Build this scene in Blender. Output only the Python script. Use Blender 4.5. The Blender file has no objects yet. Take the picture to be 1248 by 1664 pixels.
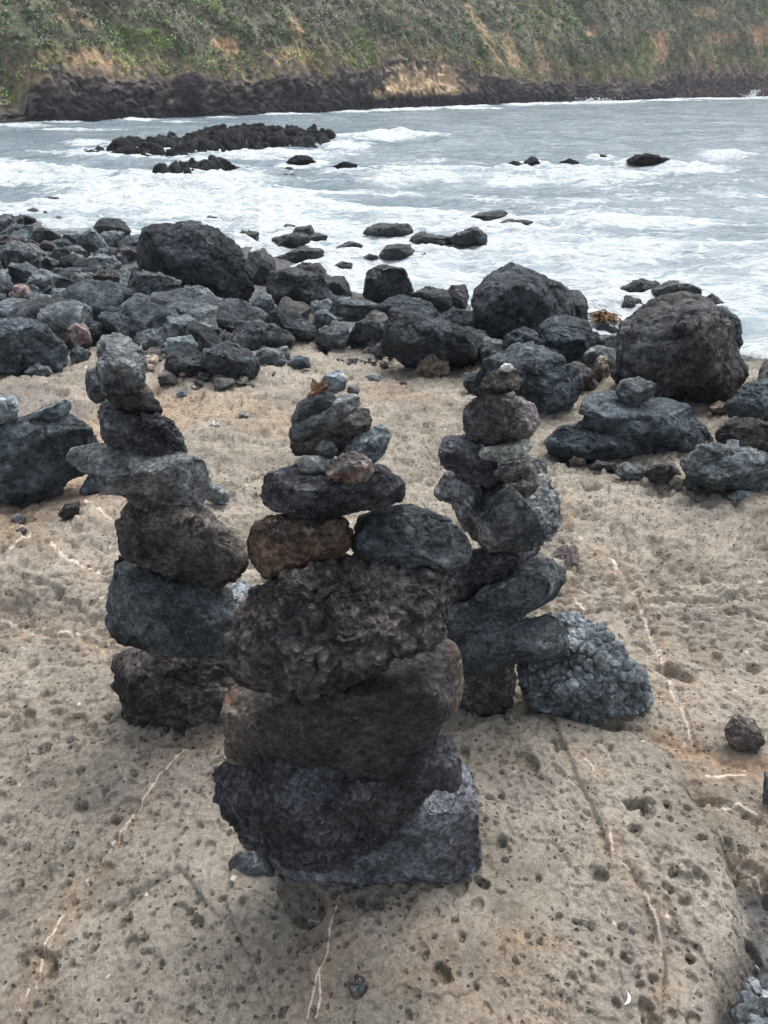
import bpy, bmesh, math, random
import numpy as np
from mathutils import Vector

# ------------------------------------------------------------------ camera, world, sun, exposure
scene = bpy.context.scene
COL = scene.collection
FPX, CX, CY = 1210.0, 624.0, 832.0          # focal length and centre in photograph pixels
PITCH = math.radians(30.3)
CAM = np.array([0.0, 0.0, 1.5])
cd = bpy.data.cameras.new("camera")
cam = bpy.data.objects.new("camera", cd); COL.objects.link(cam)
cam.location = CAM.tolist()
cam.rotation_euler = (math.radians(90) - PITCH, 0, 0)
cd.sensor_fit = 'VERTICAL'; cd.sensor_height = 36.0; cd.lens = 36.0 * FPX / 1664.0
cd.clip_start = 0.02; cd.clip_end = 2000
scene.camera = cam

SUN_EL, SUN_AZ = math.radians(66), math.radians(28)      # high, behind and to the right of the stacks
w = bpy.data.worlds.new("World"); scene.world = w; w.use_nodes = True
nt = w.node_tree; nt.nodes.clear()
sky = nt.nodes.new('ShaderNodeTexSky'); sky.sky_type = 'NISHITA'; sky.sun_disc = False
sky.sun_elevation = SUN_EL; sky.sun_rotation = SUN_AZ
sky.air_density = 0.9; sky.dust_density = 4.0; sky.ozone_density = 0.4
hs = nt.nodes.new('ShaderNodeHueSaturation'); hs.inputs['Saturation'].default_value = 0.42   # cloud greys the sky
bg = nt.nodes.new('ShaderNodeBackground'); bg.inputs['Strength'].default_value = 0.15
wo = nt.nodes.new('ShaderNodeOutputWorld')
nt.links.new(sky.outputs[0], hs.inputs['Color']); nt.links.new(hs.outputs[0], bg.inputs['Color'])
nt.links.new(bg.outputs[0], wo.inputs['Surface'])
sl = bpy.data.lights.new("sun", 'SUN'); sl.energy = 1.4; sl.angle = math.radians(48); sl.color = (1.0, 0.985, 0.965)
sun = bpy.data.objects.new("sun", sl); COL.objects.link(sun)
sd = Vector((math.sin(SUN_AZ) * math.cos(SUN_EL), math.cos(SUN_AZ) * math.cos(SUN_EL), math.sin(SUN_EL)))
sun.rotation_euler = sd.to_track_quat('Z', 'Y').to_euler()
scene.view_settings.view_transform = 'Standard'
scene.view_settings.look = 'None'
scene.view_settings.exposure = 1.17
scene.view_settings.gamma = 1.0

# ------------------------------------------------------------------ numpy noise
rs = np.random.RandomState(7)
PERM = rs.permutation(256); PERM = np.concatenate([PERM, PERM, PERM])
GRAD = rs.normal(size=(256, 3)); GRAD /= np.linalg.norm(GRAD, axis=1)[:, None]
RND = rs.rand(256, 4)

def _hash(ix, iy, iz):
    return PERM[PERM[PERM[ix & 255] + (iy & 255)] + (iz & 255)]

def pn(p):
    p = np.asarray(p, float)
    i = np.floor(p).astype(np.int64); f = p - i
    u = f * f * f * (f * (f * 6 - 15) + 10)
    out = 0
    for dx in (0, 1):
        wx = u[:, 0] if dx else 1 - u[:, 0]
        for dy in (0, 1):
            wy = u[:, 1] if dy else 1 - u[:, 1]
            for dz in (0, 1):
                wz = u[:, 2] if dz else 1 - u[:, 2]
                g = GRAD[_hash(i[:, 0] + dx, i[:, 1] + dy, i[:, 2] + dz)]
                out = out + wx * wy * wz * (g[:, 0] * (f[:, 0] - dx) + g[:, 1] * (f[:, 1] - dy) + g[:, 2] * (f[:, 2] - dz))
    return out * 1.5

def fbm(p, o=4, gain=0.5):
    a, s, t = 1.0, 0, np.array(p, float)
    for k in range(o):
        s = s + a * pn(t + 17.3 * k); t = t * 2.03; a *= gain
    return s

def ridge(p, o=3, gain=0.5):
    a, s, t = 1.0, 0, np.array(p, float)
    for k in range(o):
        s = s + a * (1 - 2.2 * np.abs(pn(t + 31.7 * k))); t = t * 2.1; a *= gain
    return s

def worley(p):
    p = np.asarray(p, float)
    i = np.floor(p).astype(np.int64)
    f1 = np.full(len(p), 9.0); f2 = np.full(len(p), 9.0); idr = np.zeros(len(p))
    for dx in (-1, 0, 1):
        for dy in (-1, 0, 1):
            for dz in (-1, 0, 1):
                h = _hash(i[:, 0] + dx, i[:, 1] + dy, i[:, 2] + dz)
                r = RND[h]
                d = ((i[:, 0] + dx + r[:, 0] - p[:, 0]) ** 2 + (i[:, 1] + dy + r[:, 1] - p[:, 1]) ** 2
                     + (i[:, 2] + dz + r[:, 2] - p[:, 2]) ** 2)
                n = d < f1
                f2 = np.where(n, f1, np.minimum(f2, d)); idr = np.where(n, r[:, 3], idr); f1 = np.where(n, d, f1)
    return np.sqrt(f1), np.sqrt(f2), idr

def facets(p):
    """broken rock: every cell is a plane with its own random tilt; also the distance to the cell's edge"""
    p = np.asarray(p, float)
    i = np.floor(p).astype(np.int64)
    f1 = np.full(len(p), 9.0); f2 = np.full(len(p), 9.0); val = np.zeros(len(p))
    for dx in (-1, 0, 1):
        for dy in (-1, 0, 1):
            for dz in (-1, 0, 1):
                h = _hash(i[:, 0] + dx, i[:, 1] + dy, i[:, 2] + dz); r = RND[h]; g = GRAD[PERM[h + 1]]
                ox = p[:, 0] - (i[:, 0] + dx + r[:, 0]); oy = p[:, 1] - (i[:, 1] + dy + r[:, 1]); oz = p[:, 2] - (i[:, 2] + dz + r[:, 2])
                d = ox * ox + oy * oy + oz * oz
                n = d < f1
                f2 = np.where(n, f1, np.minimum(f2, d)); f1 = np.where(n, d, f1)
                val = np.where(n, ox * g[:, 0] + oy * g[:, 1] + oz * g[:, 2] + (r[:, 3] - .5) * .7, val)
    e = np.sqrt(f2) - np.sqrt(f1)
    return val * (.35 + .65 * sstep(0, .10, e)), e

def sstep(a, b, x):
    t = np.clip((x - a) / (b - a), 0, 1)
    return t * t * (3 - 2 * t)

# ------------------------------------------------------------------ photograph geometry
SP, CP = math.sin(PITCH), math.cos(PITCH)
def raydir(px, py):
    px = np.asarray(px, float); py = np.asarray(py, float)
    x = (px - CX) / FPX; y = (CY - py) / FPX
    return np.stack([x, CP + y * SP, -SP + y * CP], -1)

def project(P):
    d = P - CAM
    z = d[..., 1] * CP - d[..., 2] * SP
    y = d[..., 1] * SP + d[..., 2] * CP
    z = np.where(z < 1e-3, 1e-3, z)
    return CX + FPX * d[..., 0] / z, CY - FPX * y / z

def at_z(px, py, z):
    d = raydir(px, py); t = (z - CAM[2]) / d[..., 2]
    return CAM + d * t[..., None]

def at_y(px, py, Y):
    d = raydir(px, py); t = (Y - CAM[1]) / d[..., 1]
    return CAM + d * t[..., None]

def P2(s):
    return np.array([[float(v) for v in q.split(',')] for q in s.split()])

# ------------------------------------------------------------------ object helpers
def tag(o, label=None, cat=None, group=None, kind=None):
    if label: o["label"] = label
    if cat: o["category"] = cat
    if group: o["group"] = group
    if kind: o["kind"] = kind
    return o

def mesh_obj(name, V, F, mat, loc=(0, 0, 0), attrs=None, parent=None, smooth=True):
    V = np.ascontiguousarray(V, dtype=np.float32); F = np.ascontiguousarray(F, dtype=np.int32)
    me = bpy.data.meshes.new(name)
    n, k = F.shape
    me.vertices.add(len(V)); me.vertices.foreach_set("co", V.ravel())
    me.loops.add(n * k); me.loops.foreach_set("vertex_index", F.ravel())
    me.polygons.add(n); me.polygons.foreach_set("loop_start", np.arange(0, n * k, k, dtype=np.int32))
    me.polygons.foreach_set("use_smooth", np.full(n, smooth, dtype=bool))
    for an, (ty, arr) in (attrs or {}).items():
        if ty == 'C':
            a = me.color_attributes.new(an, 'FLOAT_COLOR', 'POINT')
            c = np.ones((len(V), 4), np.float32); c[:, :3] = arr
            a.data.foreach_set("color", c.ravel())
        else:
            a = me.attributes.new(an, 'FLOAT', 'POINT'); a.data.foreach_set("value", np.asarray(arr, np.float32))
    me.update(calc_edges=True); me.validate()
    me.materials.append(mat)
    o = bpy.data.objects.new(name, me); COL.objects.link(o); o.location = loc
    if parent: o.parent = parent
    return o

_ico = {}
def ico(level):
    if level not in _ico:
        bm = bmesh.new(); bmesh.ops.create_icosphere(bm, subdivisions=level, radius=1.0)
        bm.verts.ensure_lookup_table()
        V = np.array([v.co[:] for v in bm.verts]); V /= np.linalg.norm(V, axis=1)[:, None]
        F = np.array([[v.index for v in f.verts] for f in bm.faces]); bm.free()
        _ico[level] = (V, F)
    return _ico[level]

def vnormals(V, F):
    n = np.cross(V[F[:, 1]] - V[F[:, 0]], V[F[:, 2]] - V[F[:, 0]])
    out = np.zeros_like(V)
    for k in range(3):
        for c in range(3):
            out[:, c] += np.bincount(F[:, k], n[:, c], len(V))
    return out / (np.linalg.norm(out, axis=1)[:, None] + 1e-12)

def grid_faces(nr, nc):
    i = np.arange(nr - 1)[:, None] * nc + np.arange(nc - 1)[None, :]
    return np.stack([i, i + 1, i + nc + 1, i + nc], -1).reshape(-1, 4)

# ------------------------------------------------------------------ materials
class NT:
    def __init__(s, name):
        s.m = bpy.data.materials.new(name); s.m.use_nodes = True
        s.t = s.m.node_tree; s.t.nodes.clear()
        s.out = s.n('ShaderNodeOutputMaterial'); s.b = s.n('ShaderNodeBsdfPrincipled')
        s.l(s.b.outputs[0], s.out.inputs[0])
    def n(s, ty, **k):
        x = s.t.nodes.new(ty)
        for a, b in k.items(): setattr(x, a, b)
        return x
    def l(s, a, b): s.t.links.new(a, b)
    def coord(s, which='Object'):
        return s.n('ShaderNodeTexCoord').outputs[which]
    def inp(s, node, i, v):
        if isinstance(v, bpy.types.NodeSocket): s.l(v, node.inputs[i])
        elif v is not None:
            if isinstance(v, (tuple, list)) and len(v) == 3 and node.inputs[i].type == 'RGBA': v = (*v, 1)
            node.inputs[i].default_value = v
    def noise(s, vec, scale, detail=6, rough=0.55, dist=0.0):
        x = s.n('ShaderNodeTexNoise'); s.l(vec, x.inputs['Vector'])
        x.inputs['Scale'].default_value = scale; x.inputs['Detail'].default_value = detail
        x.inputs['Roughness'].default_value = rough; x.inputs['Distortion'].default_value = dist
        return x.outputs[0]
    def vor(s, vec, scale, feature='F1', rand=1.0):
        x = s.n('ShaderNodeTexVoronoi', feature=feature); s.l(vec, x.inputs['Vector'])
        x.inputs['Scale'].default_value = scale; x.inputs['Randomness'].default_value = rand
        return x.outputs['Distance']
    def math(s, op, a, b=None, c=None, clamp=False):
        x = s.n('ShaderNodeMath', operation=op, use_clamp=clamp)
        s.inp(x, 0, a)
        if b is not None: s.inp(x, 1, b)
        if c is not None: s.inp(x, 2, c)
        return x.outputs[0]
    def rng(s, v, a, b, c=0.0, d=1.0):
        x = s.n('ShaderNodeMapRange', interpolation_type='SMOOTHSTEP'); s.inp(x, 0, v)
        for i, q in enumerate((a, b, c, d)): x.inputs[i + 1].default_value = q
        return x.outputs[0]
    def mix(s, f, a, b, mode='MIX'):
        x = s.n('ShaderNodeMix', data_type='RGBA', blend_type=mode)
        s.inp(x, 0, f); s.inp(x, 6, a); s.inp(x, 7, b)
        return x.outputs[2]
    def warp(s, vec, scale, amt):
        x = s.n('ShaderNodeTexNoise'); s.l(vec, x.inputs['Vector']); x.inputs['Scale'].default_value = scale
        x.inputs['Detail'].default_value = 2
        y = s.n('ShaderNodeVectorMath', operation='MULTIPLY_ADD'); s.l(x.outputs['Color'], y.inputs[0])
        y.inputs[1].default_value = (amt,) * 3; s.l(vec, y.inputs[2])
        return y.outputs[0]
    def bump(s, h, dist, strength=1.0, prev=None):
        x = s.n('ShaderNodeBump'); s.l(h, x.inputs['Height']); x.inputs['Distance'].default_value = dist
        x.inputs['Strength'].default_value = strength
        if prev: s.l(prev, x.inputs['Normal'])
        return x.outputs[0]
    def attr(s, name, out='Fac'):
        return s.n('ShaderNodeAttribute', attribute_name=name).outputs[out]

def rock_mat(name, ca, cb, cc=None, ends=None, k=1.0, spec=0.3, rust=0.0, rustcol=(0.16, 0.05, 0.02), rough=0.85, bump=1.0,
             white=0.35, pores=0.6, cracks=0.4, specular=0.3):
    """ca/cb: main colours mixed by broad noise, cc: a third in patches; k: size of the grain (1 = hand-size stones)."""
    m = NT(name)
    info = m.n('ShaderNodeObjectInfo')
    ofs = m.n('ShaderNodeVectorMath', operation='MULTIPLY_ADD')
    comb = m.n('ShaderNodeCombineXYZ')
    for i in range(3): m.l(info.outputs['Random'], comb.inputs[i])
    m.l(comb.outputs[0], ofs.inputs[0]); ofs.inputs[1].default_value = (37.0, 19.0, 53.0); m.l(m.coord(), ofs.inputs[2])
    v = ofs.outputs[0]
    n1 = m.noise(v, 7 / k, 8, 0.62, 0.3)
    col = m.mix(m.rng(n1, 0.42, 0.58), ca, cb)
    if cc:
        col = m.mix(m.rng(m.noise(v, 4.5 / k, 6, 0.6, 0.5), 0.52, 0.66), col, cc)
    if rust:
        col = m.mix(m.math('MULTIPLY', m.rng(m.noise(v, 9 / k, 8, 0.65, 0.6), 0.66 - 0.16 * rust, 0.78 - 0.12 * rust), 0.85), col, rustcol)
    if ends:      # weathered brown ends of a long block
        sx_ = m.n('ShaderNodeSeparateXYZ'); m.l(m.coord(), sx_.inputs[0])
        ax_ = m.math('ADD', m.math('ABSOLUTE', m.math('ADD', sx_.outputs[0], -0.01)), m.math('MULTIPLY', m.noise(v, 9, 6, .6), .16))
        ec = m.mix(m.rng(m.noise(v, 16, 6, .6), .4, .6), (.10, .075, .055), (.21, .185, .145))
        ec = m.mix(m.rng(m.noise(v, 13, 5, .6, .5), .54, .64), ec, (.13, .075, .055))
        col = m.mix(m.math('MULTIPLY', m.rng(ax_, ends, ends + .07), .85), col, ec)
    fine = m.noise(v, 90 / k, 5, 0.7)
    col = m.mix(0.55, col, m.mix(m.rng(fine, 0.40, 0.62), (0.3, 0.3, 0.3), (1.8, 1.8, 1.8)), 'MULTIPLY')
    col = m.mix(0.6, col, m.mix(m.rng(m.noise(v, 26 / k, 8, 0.75), 0.42, 0.60), (0.5, 0.5, 0.5), (1.5, 1.5, 1.5)), 'MULTIPLY')
    # pale salt and barnacle flecks in patches
    patch = m.rng(m.noise(v, 11 / k, 4, 0.6), 0.46, 0.62)
    fl = m.math('MULTIPLY', m.rng(m.noise(v, 150 / k, 4, 0.6), 0.60, 0.68), m.math('MULTIPLY', patch, white))
    col = m.mix(fl, col, (0.42, 0.42, 0.40))
    # open vesicles, the shade within them put into the colour
    vp = m.vor(m.warp(v, 60 / k, 0.012 * k), 55 / k)
    pore = m.math('MULTIPLY', m.rng(vp, 0.30, 0.16), m.rng(m.noise(v, 16 / k, 3), 0.40, 0.54))
    col = m.mix(m.math('MULTIPLY', pore, 0.55 * pores), col, (0.008, 0.008, 0.009))
    geo = m.n('ShaderNodeNewGeometry')       # convex edges mixed paler
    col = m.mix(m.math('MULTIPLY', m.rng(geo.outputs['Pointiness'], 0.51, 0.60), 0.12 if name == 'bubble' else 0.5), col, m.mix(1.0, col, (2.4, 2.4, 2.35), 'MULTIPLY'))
    m.l(col, m.b.inputs['Base Color'])
    m.b.inputs['Roughness'].default_value = rough
    m.b.inputs['Specular IOR Level'].default_value = specular
    cr = m.vor(m.warp(v, 14 / k, 0.05 * k), 13 / k, 'DISTANCE_TO_EDGE')
    crk = m.rng(cr, 0.0, 0.10)
    h = m.math('ADD', m.math('MULTIPLY', m.noise(v, 28 / k, 9, 0.68), 1.1), m.math('MULTIPLY', crk, 0.28 * cracks))
    h = m.math('SUBTRACT', h, m.math('MULTIPLY', pore, 0.5 * pores))
    h = m.math('ADD', h, m.math('MULTIPLY', fine, 0.28))
    m.l(m.bump(h, 0.030 * k * bump, 1.0), m.b.inputs['Normal'])
    return m.m

M = {}
GAIN = {'b_': 1.4, 's_': 0.85, 'c_': 1.3}
def dm(key, *a, **k):
    g_ = GAIN.get(key[:2], 1.65) * (0.75 if 'wet' in key else 1)
    if key in ('white', 'pale', 'redmix', 'rust'): g_ = 1.0
    tn = (1, 1, 1) if any(w in key for w in ('brown', 'tan', 'pink', 'rust', 'red', 'white')) else ((0.95, 1.0, 1.045) if key[:2] == 'b_' else (0.98, 1.0, 1.015))
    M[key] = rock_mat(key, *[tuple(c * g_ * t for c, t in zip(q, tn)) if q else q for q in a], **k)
# close stones
dm('black',   (0.022, 0.023, 0.028), (0.060, 0.062, 0.068), (0.036, 0.033, 0.034), white=0.5)
dm('blue',    (0.028, 0.033, 0.037), (0.068, 0.077, 0.082), white=0.3, bump=0.8)
dm('bluepale',(0.085, 0.100, 0.108), (0.16, 0.180, 0.190), white=0.4, bump=0.7)
dm('grey',    (0.065, 0.070, 0.072), (0.155, 0.16, 0.16), (0.050, 0.057, 0.062), white=0.8)
dm('brownblk',(0.030, 0.027, 0.026), (0.088, 0.078, 0.070), (0.044, 0.042, 0.043), rust=0.25, white=0.4)
dm('block',   (0.020, 0.018, 0.019), (0.034, 0.030, 0.030), None, rust=0.3, rustcol=(0.10, 0.045, 0.03), ends=.235, white=0.25, bump=0.5, cracks=0.1)
dm('brown',   (0.060, 0.040, 0.028), (0.115, 0.078, 0.055), (0.040, 0.036, 0.034), rust=0.5, rustcol=(0.17, 0.06, 0.03), white=0.8)
dm('purple',  (0.060, 0.056, 0.058), (0.120, 0.108, 0.106), (0.10, 0.075, 0.070), white=0.6)
dm('redmix',  (0.16, 0.15, 0.14), (0.30, 0.28, 0.26), (0.10, 0.09, 0.085), rust=0.7, rustcol=(0.22, 0.07, 0.05), white=0.5)
dm('pale',    (0.32, 0.34, 0.30), (0.46, 0.48, 0.43), None, white=0.3, bump=0.7)
dm('rust',    (0.12, 0.06, 0.035), (0.30, 0.17, 0.10), (0.05, 0.04, 0.035), rust=0.5, white=0.5)
dm('white',   (0.6, 0.6, 0.58), (0.75, 0.74, 0.72), None, white=0.2, bump=0.6, pores=0.2)
dm('pebble',  (0.11, 0.12, 0.12), (0.22, 0.23, 0.22), None, white=0.3, bump=0.4, cracks=0.0)
dm('scaly',   (0.055, 0.060, 0.068), (0.135, 0.143, 0.156), (0.070, 0.068, 0.074), white=0.8, bump=1.0)
dm('bubble',  (0.050, 0.059, 0.064), (0.125, 0.142, 0.148), (0.072, 0.083, 0.087), white=0.15, bump=0.55, pores=0.2, cracks=0.0)
# boulders farther off: coarser grain
dm('b_black', (0.018, 0.021, 0.024), (0.046, 0.052, 0.057), None, k=3.2, white=0.25, bump=0.9)
dm('b_blue',  (0.030, 0.037, 0.043), (0.070, 0.083, 0.091), None, k=3.0, white=0.3, bump=0.9)
dm('b_grey',  (0.060, 0.068, 0.070), (0.125, 0.138, 0.140), (0.045, 0.053, 0.057), k=3.0, white=0.4, bump=0.9)
dm('b_brown', (0.040, 0.038, 0.038), (0.074, 0.070, 0.069), (0.038, 0.042, 0.046), k=3.2, white=0.35, bump=0.9)
dm('b_tan',   (0.13, 0.11, 0.085), (0.22, 0.185, 0.145), None, k=2.2, white=0.2, bump=0.8)
dm('b_pink',  (0.15, 0.115, 0.105), (0.24, 0.18, 0.165), (0.10, 0.095, 0.09), k=3.0, white=0.2, bump=0.7)
dm('b_teal',  (0.13, 0.155, 0.16), (0.21, 0.24, 0.245), (0.06, 0.075, 0.078), k=3.0, white=0.2, bump=0.7)
dm('b_wet',   (0.016, 0.020, 0.023), (0.038, 0.045, 0.050), None, k=3.5, white=0.1, bump=1.0, rough=0.42, specular=0.5)
dm('s_wet',   (0.012, 0.014, 0.016), (0.036, 0.040, 0.044), None, k=12, white=0.1, bump=0.8, rough=0.75, specular=0.08)
dm('c_red',   (0.030, 0.024, 0.027), (0.060, 0.045, 0.048), None, k=14, white=0.1, bump=0.8)

# ------------------------------------------------------------------ ground shape
ZW = -0.9                                             # water level
_shx = np.array([-60, -14, -8.5, -4.5, -1.9, -0.4, 1.0, 2.2, 3.3, 6, 14, 60])
_shy = np.array([40, 19, 16.0, 13.5, 12.4, 9.9, 9.2, 7.5, 6.9, 6.4, 6.0, 5.5])
_edx = np.array([-8, -2.4, -0.9, -0.5, 0.4, 1.6, 2.6, 8])
_edy = np.array([4.4, 4.4, 4.5, 4.9, 4.8, 4.5, 4.3, 4.0])

def gline(s, z=0.0):
    q = P2(s); return at_z(q[:, 0], q[:, 1], np.full(len(q), z))[:, :2]

def seg_dist(x, y, L):
    """distance to polyline, signed by side, and run along it"""
    best = np.full(x.shape, 1e9); sg = np.ones(x.shape); run = np.zeros(x.shape); acc = 0.0
    for a, b in zip(L[:-1], L[1:]):
        d = b - a; ln = math.hypot(*d) + 1e-9
        t = np.clip(((x - a[0]) * d[0] + (y - a[1]) * d[1]) / ln ** 2, 0, 1)
        ex = x - a[0] - t * d[0]; ey = y - a[1] - t * d[1]
        dd = np.hypot(ex, ey); n = dd < best
        cr = d[0] * (y - a[1]) - d[1] * (x - a[0])
        best = np.where(n, dd, best); sg = np.where(n, np.sign(cr), sg); run = np.where(n, acc + t * ln, run); acc += ln
    return best, sg, run

def in_poly(x, y, L):
    c = np.zeros(x.shape, bool); n = len(L)
    for i in range(n):
        x1, y1 = L[i]; x2, y2 = L[(i + 1) % n]
        k = (y1 > y) != (y2 > y)
        c ^= k & (x < (x2 - x1) * (y - y1) / (y2 - y1 + 1e-12) + x1)
    return c

def sd_poly(x, y, L):
    d, _, _ = seg_dist(x, y, np.vstack([L, L[:1]]))
    return np.where(in_poly(x, y, L), d, -d)

# slab edges seen in the photograph, laid on the ground plane
NEAR_SLAB = gline("250,1215 380,1215 560,1215 750,1185 800,1165 880,1160 960,1178 1040,1195 1100,1235 1135,1300 1180,1375 1200,1440 1205,1560 1175,1620 1190,1750 200,1900 -300,1500 -300,1210 100,1190")
GULLY = gline("1185,1390 1215,1430 1300,1420 1400,1700 1170,1800 1160,1640 1200,1600 1215,1540 1208,1460")
CHANNEL = gline("1020,1190 1070,1185 1130,1195 1200,1225 1300,1240 1300,1275 1180,1262 1110,1240 1050,1205")
SAND_L = gline("-60,905 40,880 110,835 170,795 230,740 300,700 360,665 330,635 240,620 100,700 -60,830")
SAND_B = gline("120,640 250,620 420,635 520,690 480,720 340,700 260,690")
MOUND_L = gline("-80,960 20,905 110,838 190,790 330,800 420,900 420,1080 250,1060 150,1040 0,1000 -80,1000")
PURPLE = gline("-40,660 40,632 110,638 150,665 120,690 60,700 -40,690")
CRACKS = [(gline(s), wd, dp) for s, wd, dp in [
    ("905,1195 925,1250 945,1310 975,1375 990,1410 1010,1418 1040,1465 1058,1520 1070,1580 1068,1664", 0.010, 0.014),
    ("1000,905 1030,955 1062,1020 1090,1100 1125,1195", 0.012, 0.008),
    ("0,1005 100,1035 190,1060 250,1075", 0.02, 0.012),
    ("180,1490 250,1455 300,1430 330,1470", 0.006, 0.012),
    ("1075,900 1150,935 1250,955", 0.02, 0.016),
    ("880,830 980,850 1060,890", 0.03, 0.014), ("640,640 760,620 900,650", 0.05, 0.02),
    ("420,900 540,760 700,700 900,690", 0.04, 0.01), ("1130,1290 1180,1300 1250,1345", 0.015, 0.014),
    ("1190,1395 1250,1440", 0.012, 0.010), ("380,1440 372,1490 400,1560", 0.02, 0.012)]]
VEINS = [(gline(s), wd) for s, wd in [
    ("305,1232 290,1245 262,1280 240,1310 224,1335 205,1365 180,1400 160,1430 128,1480 105,1512 96,1530 78,1562 62,1610 42,1670", 0.0022),
    ("548,1492 536,1530 533,1568 515,1610 502,1670", 0.0016), ("520,1600 522,1640 517,1670", 0.0012),
    ("940,1240 955,1255 962,1268", 0.002), ("985,1372 992,1412 1005,1416 1024,1440 1048,1478 1062,1520 1070,1560 1070,1640", 0.0017),
    ("982,903 998,915 1002,935", 0.006), ("1030,958 1045,985 1052,1002 1072,1050 1088,1100 1105,1140 1118,1180 1122,1196", 0.0042),
    ("0,1003 22,1010 70,1028 105,1032 140,1043 168,1060", 0.0036), ("55,885 85,902 105,925 165,950", 0.004), ("30,850 50,878 -10,905", 0.004),
    ("105,838 140,838 155,850 190,868", 0.006), ("1130,1255 1165,1265 1210,1260", 0.003), ("1155,1298 1180,1312 1200,1306 1222,1322 1255,1345", 0.003),
    ("1200,1402 1225,1418 1245,1432", 0.0018), ("920,945 935,968 950,985", 0.003)]]

def g_smooth(x, y):
    """broad height of the ground, shared by the mesh and by everything that stands on it"""
    x = np.asarray(x, float); y = np.asarray(y, float)
    ed = np.interp(x, _edx, _edy); sh = np.interp(x, _shx, _shy)
    t = np.clip((y - ed) / (sh - ed), 0, 2.2)
    z = ZW * np.power(t + 1e-9, 0.95)
    p = np.stack([x.ravel() * 1.1, y.ravel() * 1.1, np.zeros(x.size)], -1)
    u = (pn(p + 3.3) * 0.055 + pn(p * 2.1 + 9.1) * 0.03).reshape(x.shape)
    fade = sstep(0.9, 2.6, y) * (1 + 1.2 * sstep(4.4, 6, y))
    z = z + u * fade
    z = z + 0.045 * sstep(-0.02, 0.16, sd_poly(x, y, MOUND_L))
    z = z - 0.030 * sstep(-0.05, 0.2, sd_poly(x, y, SAND_L))
    z = z - 0.02 * sstep(0.0, 0.06, sd_poly(x, y, CHANNEL))
    z = z + 0.035 * sstep(-0.012, 0.05, sd_poly(x, y, NEAR_SLAB)) * sstep(0.3, 0.9, y)
    return z

_ts = np.exp(np.linspace(math.log(0.6), math.log(60), 900))
def hit_ground(px, py):
    d = raydir(px, py); P = CAM + _ts[:, None] * d
    k = np.argmax(P[:, 2] < g_smooth(P[:, 0], P[:, 1]))
    return P[k] if k else P[-1]

def pits(x, y, cell, rmin, rmax, dens, depth, seed, dmask=1.0):
    wv_p = pn(np.stack([x / cell * 2.5, y / cell * 2.5, x * 0 + seed], -1)) * 2
    out = np.zeros(x.shape)
    # pits are elongated and turned a little from place to place
    ix = np.floor(x / cell).astype(np.int64); iy = np.floor(y / cell).astype(np.int64)
    for dx in (-1, 0, 1):
        for dy in (-1, 0, 1):
            h = _hash(ix + dx + seed * 7, iy + dy + seed * 13, ix * 0 + seed)
            h2 = _hash(h, iy + dy + 5, ix + dx + seed)
            r = RND[h]; q = RND[h2]
            cx = (ix + dx + r[..., 0]) * cell; cy = (iy + dy + r[..., 1]) * cell
            rad = rmin + (rmax - rmin) * q[..., 0] ** 2.2
            a = q[..., 1] * 3.14; ca, sa = np.cos(a), np.sin(a); el = 1 + 0.7 * q[..., 2]
            ex = (x - cx); ey = (y - cy)
            u = (ex * ca + ey * sa) / (rad * el); v = (-ex * sa + ey * ca) / rad
            dd = np.sqrt(u * u + v * v)
            on = (r[..., 2] < dens * dmask)
            prof = np.where(on, 1 - sstep(0.80, 1.03, dd + .10 * wv_p), 0) * rad * depth * (0.5 + r[..., 3])
            rim = 0
            out = np.minimum(out, -prof)
    return out

def polar(rr, th):
    R, T = np.meshgrid(rr, th, indexing='ij')
    return R * np.sin(T), R * np.cos(T)

def steps(a, b, k):
    n = int(math.log(b / a) / k) + 1
    return np.exp(np.linspace(math.log(a), math.log(b), n, endpoint=False))

rr = np.concatenate([[0.01, 0.1, 0.2, 0.3], steps(0.38, 0.62, 0.02), steps(0.62, 2.4, 0.0023), steps(2.4, 5.2, 0.0042), steps(5.2, 24, 0.012), [24, 32, 45]])
D = math.radians
th = np.concatenate([np.linspace(D(-120), D(-47), 60, endpoint=False), np.linspace(D(-47), D(47), 620, endpoint=False), np.linspace(D(47), D(120), 61)])
gx, gy = polar(rr, th)
gz = g_smooth(gx, gy)
x, y = gx.ravel(), gy.ravel()
z = gz.ravel()
shelf = 1 - sstep(4.6, 5.6, y)
sdn = sd_poly(x, y, NEAR_SLAB)
wob = pn(np.stack([x * 7, y * 7, x * 0], -1)) * 0.02
z -= 0.012 * np.exp(-((sdn + wob + 0.01) / 0.02) ** 2)
sdg = sd_poly(x, y, GULLY) + wob
z -= 0.065 * sstep(-0.03, 0.05, sdg)
for L, wd, dp in CRACKS:
    d, sg, run = seg_dist(x + wob * 0.5, y, L)
    q = np.exp(-(d / wd) ** 2)
    z -= dp * q * (0.6 + 0.8 * pn(np.stack([x * 9, y * 9, x * 0 + 3], -1)))
    z += 0.006 * sg * np.exp(-(d / (wd * 5)) ** 2)
p3 = np.stack([x, y, z * 0], -1)
fade_far = 1 - sstep(5, 9, np.hypot(x, y))
z += (fbm(p3 * 4.2 + 5, 3) * 0.008 + ridge(p3 * 7.5 + 8, 3) * 0.0042) * sstep(0.2, 0.8, y)
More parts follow.
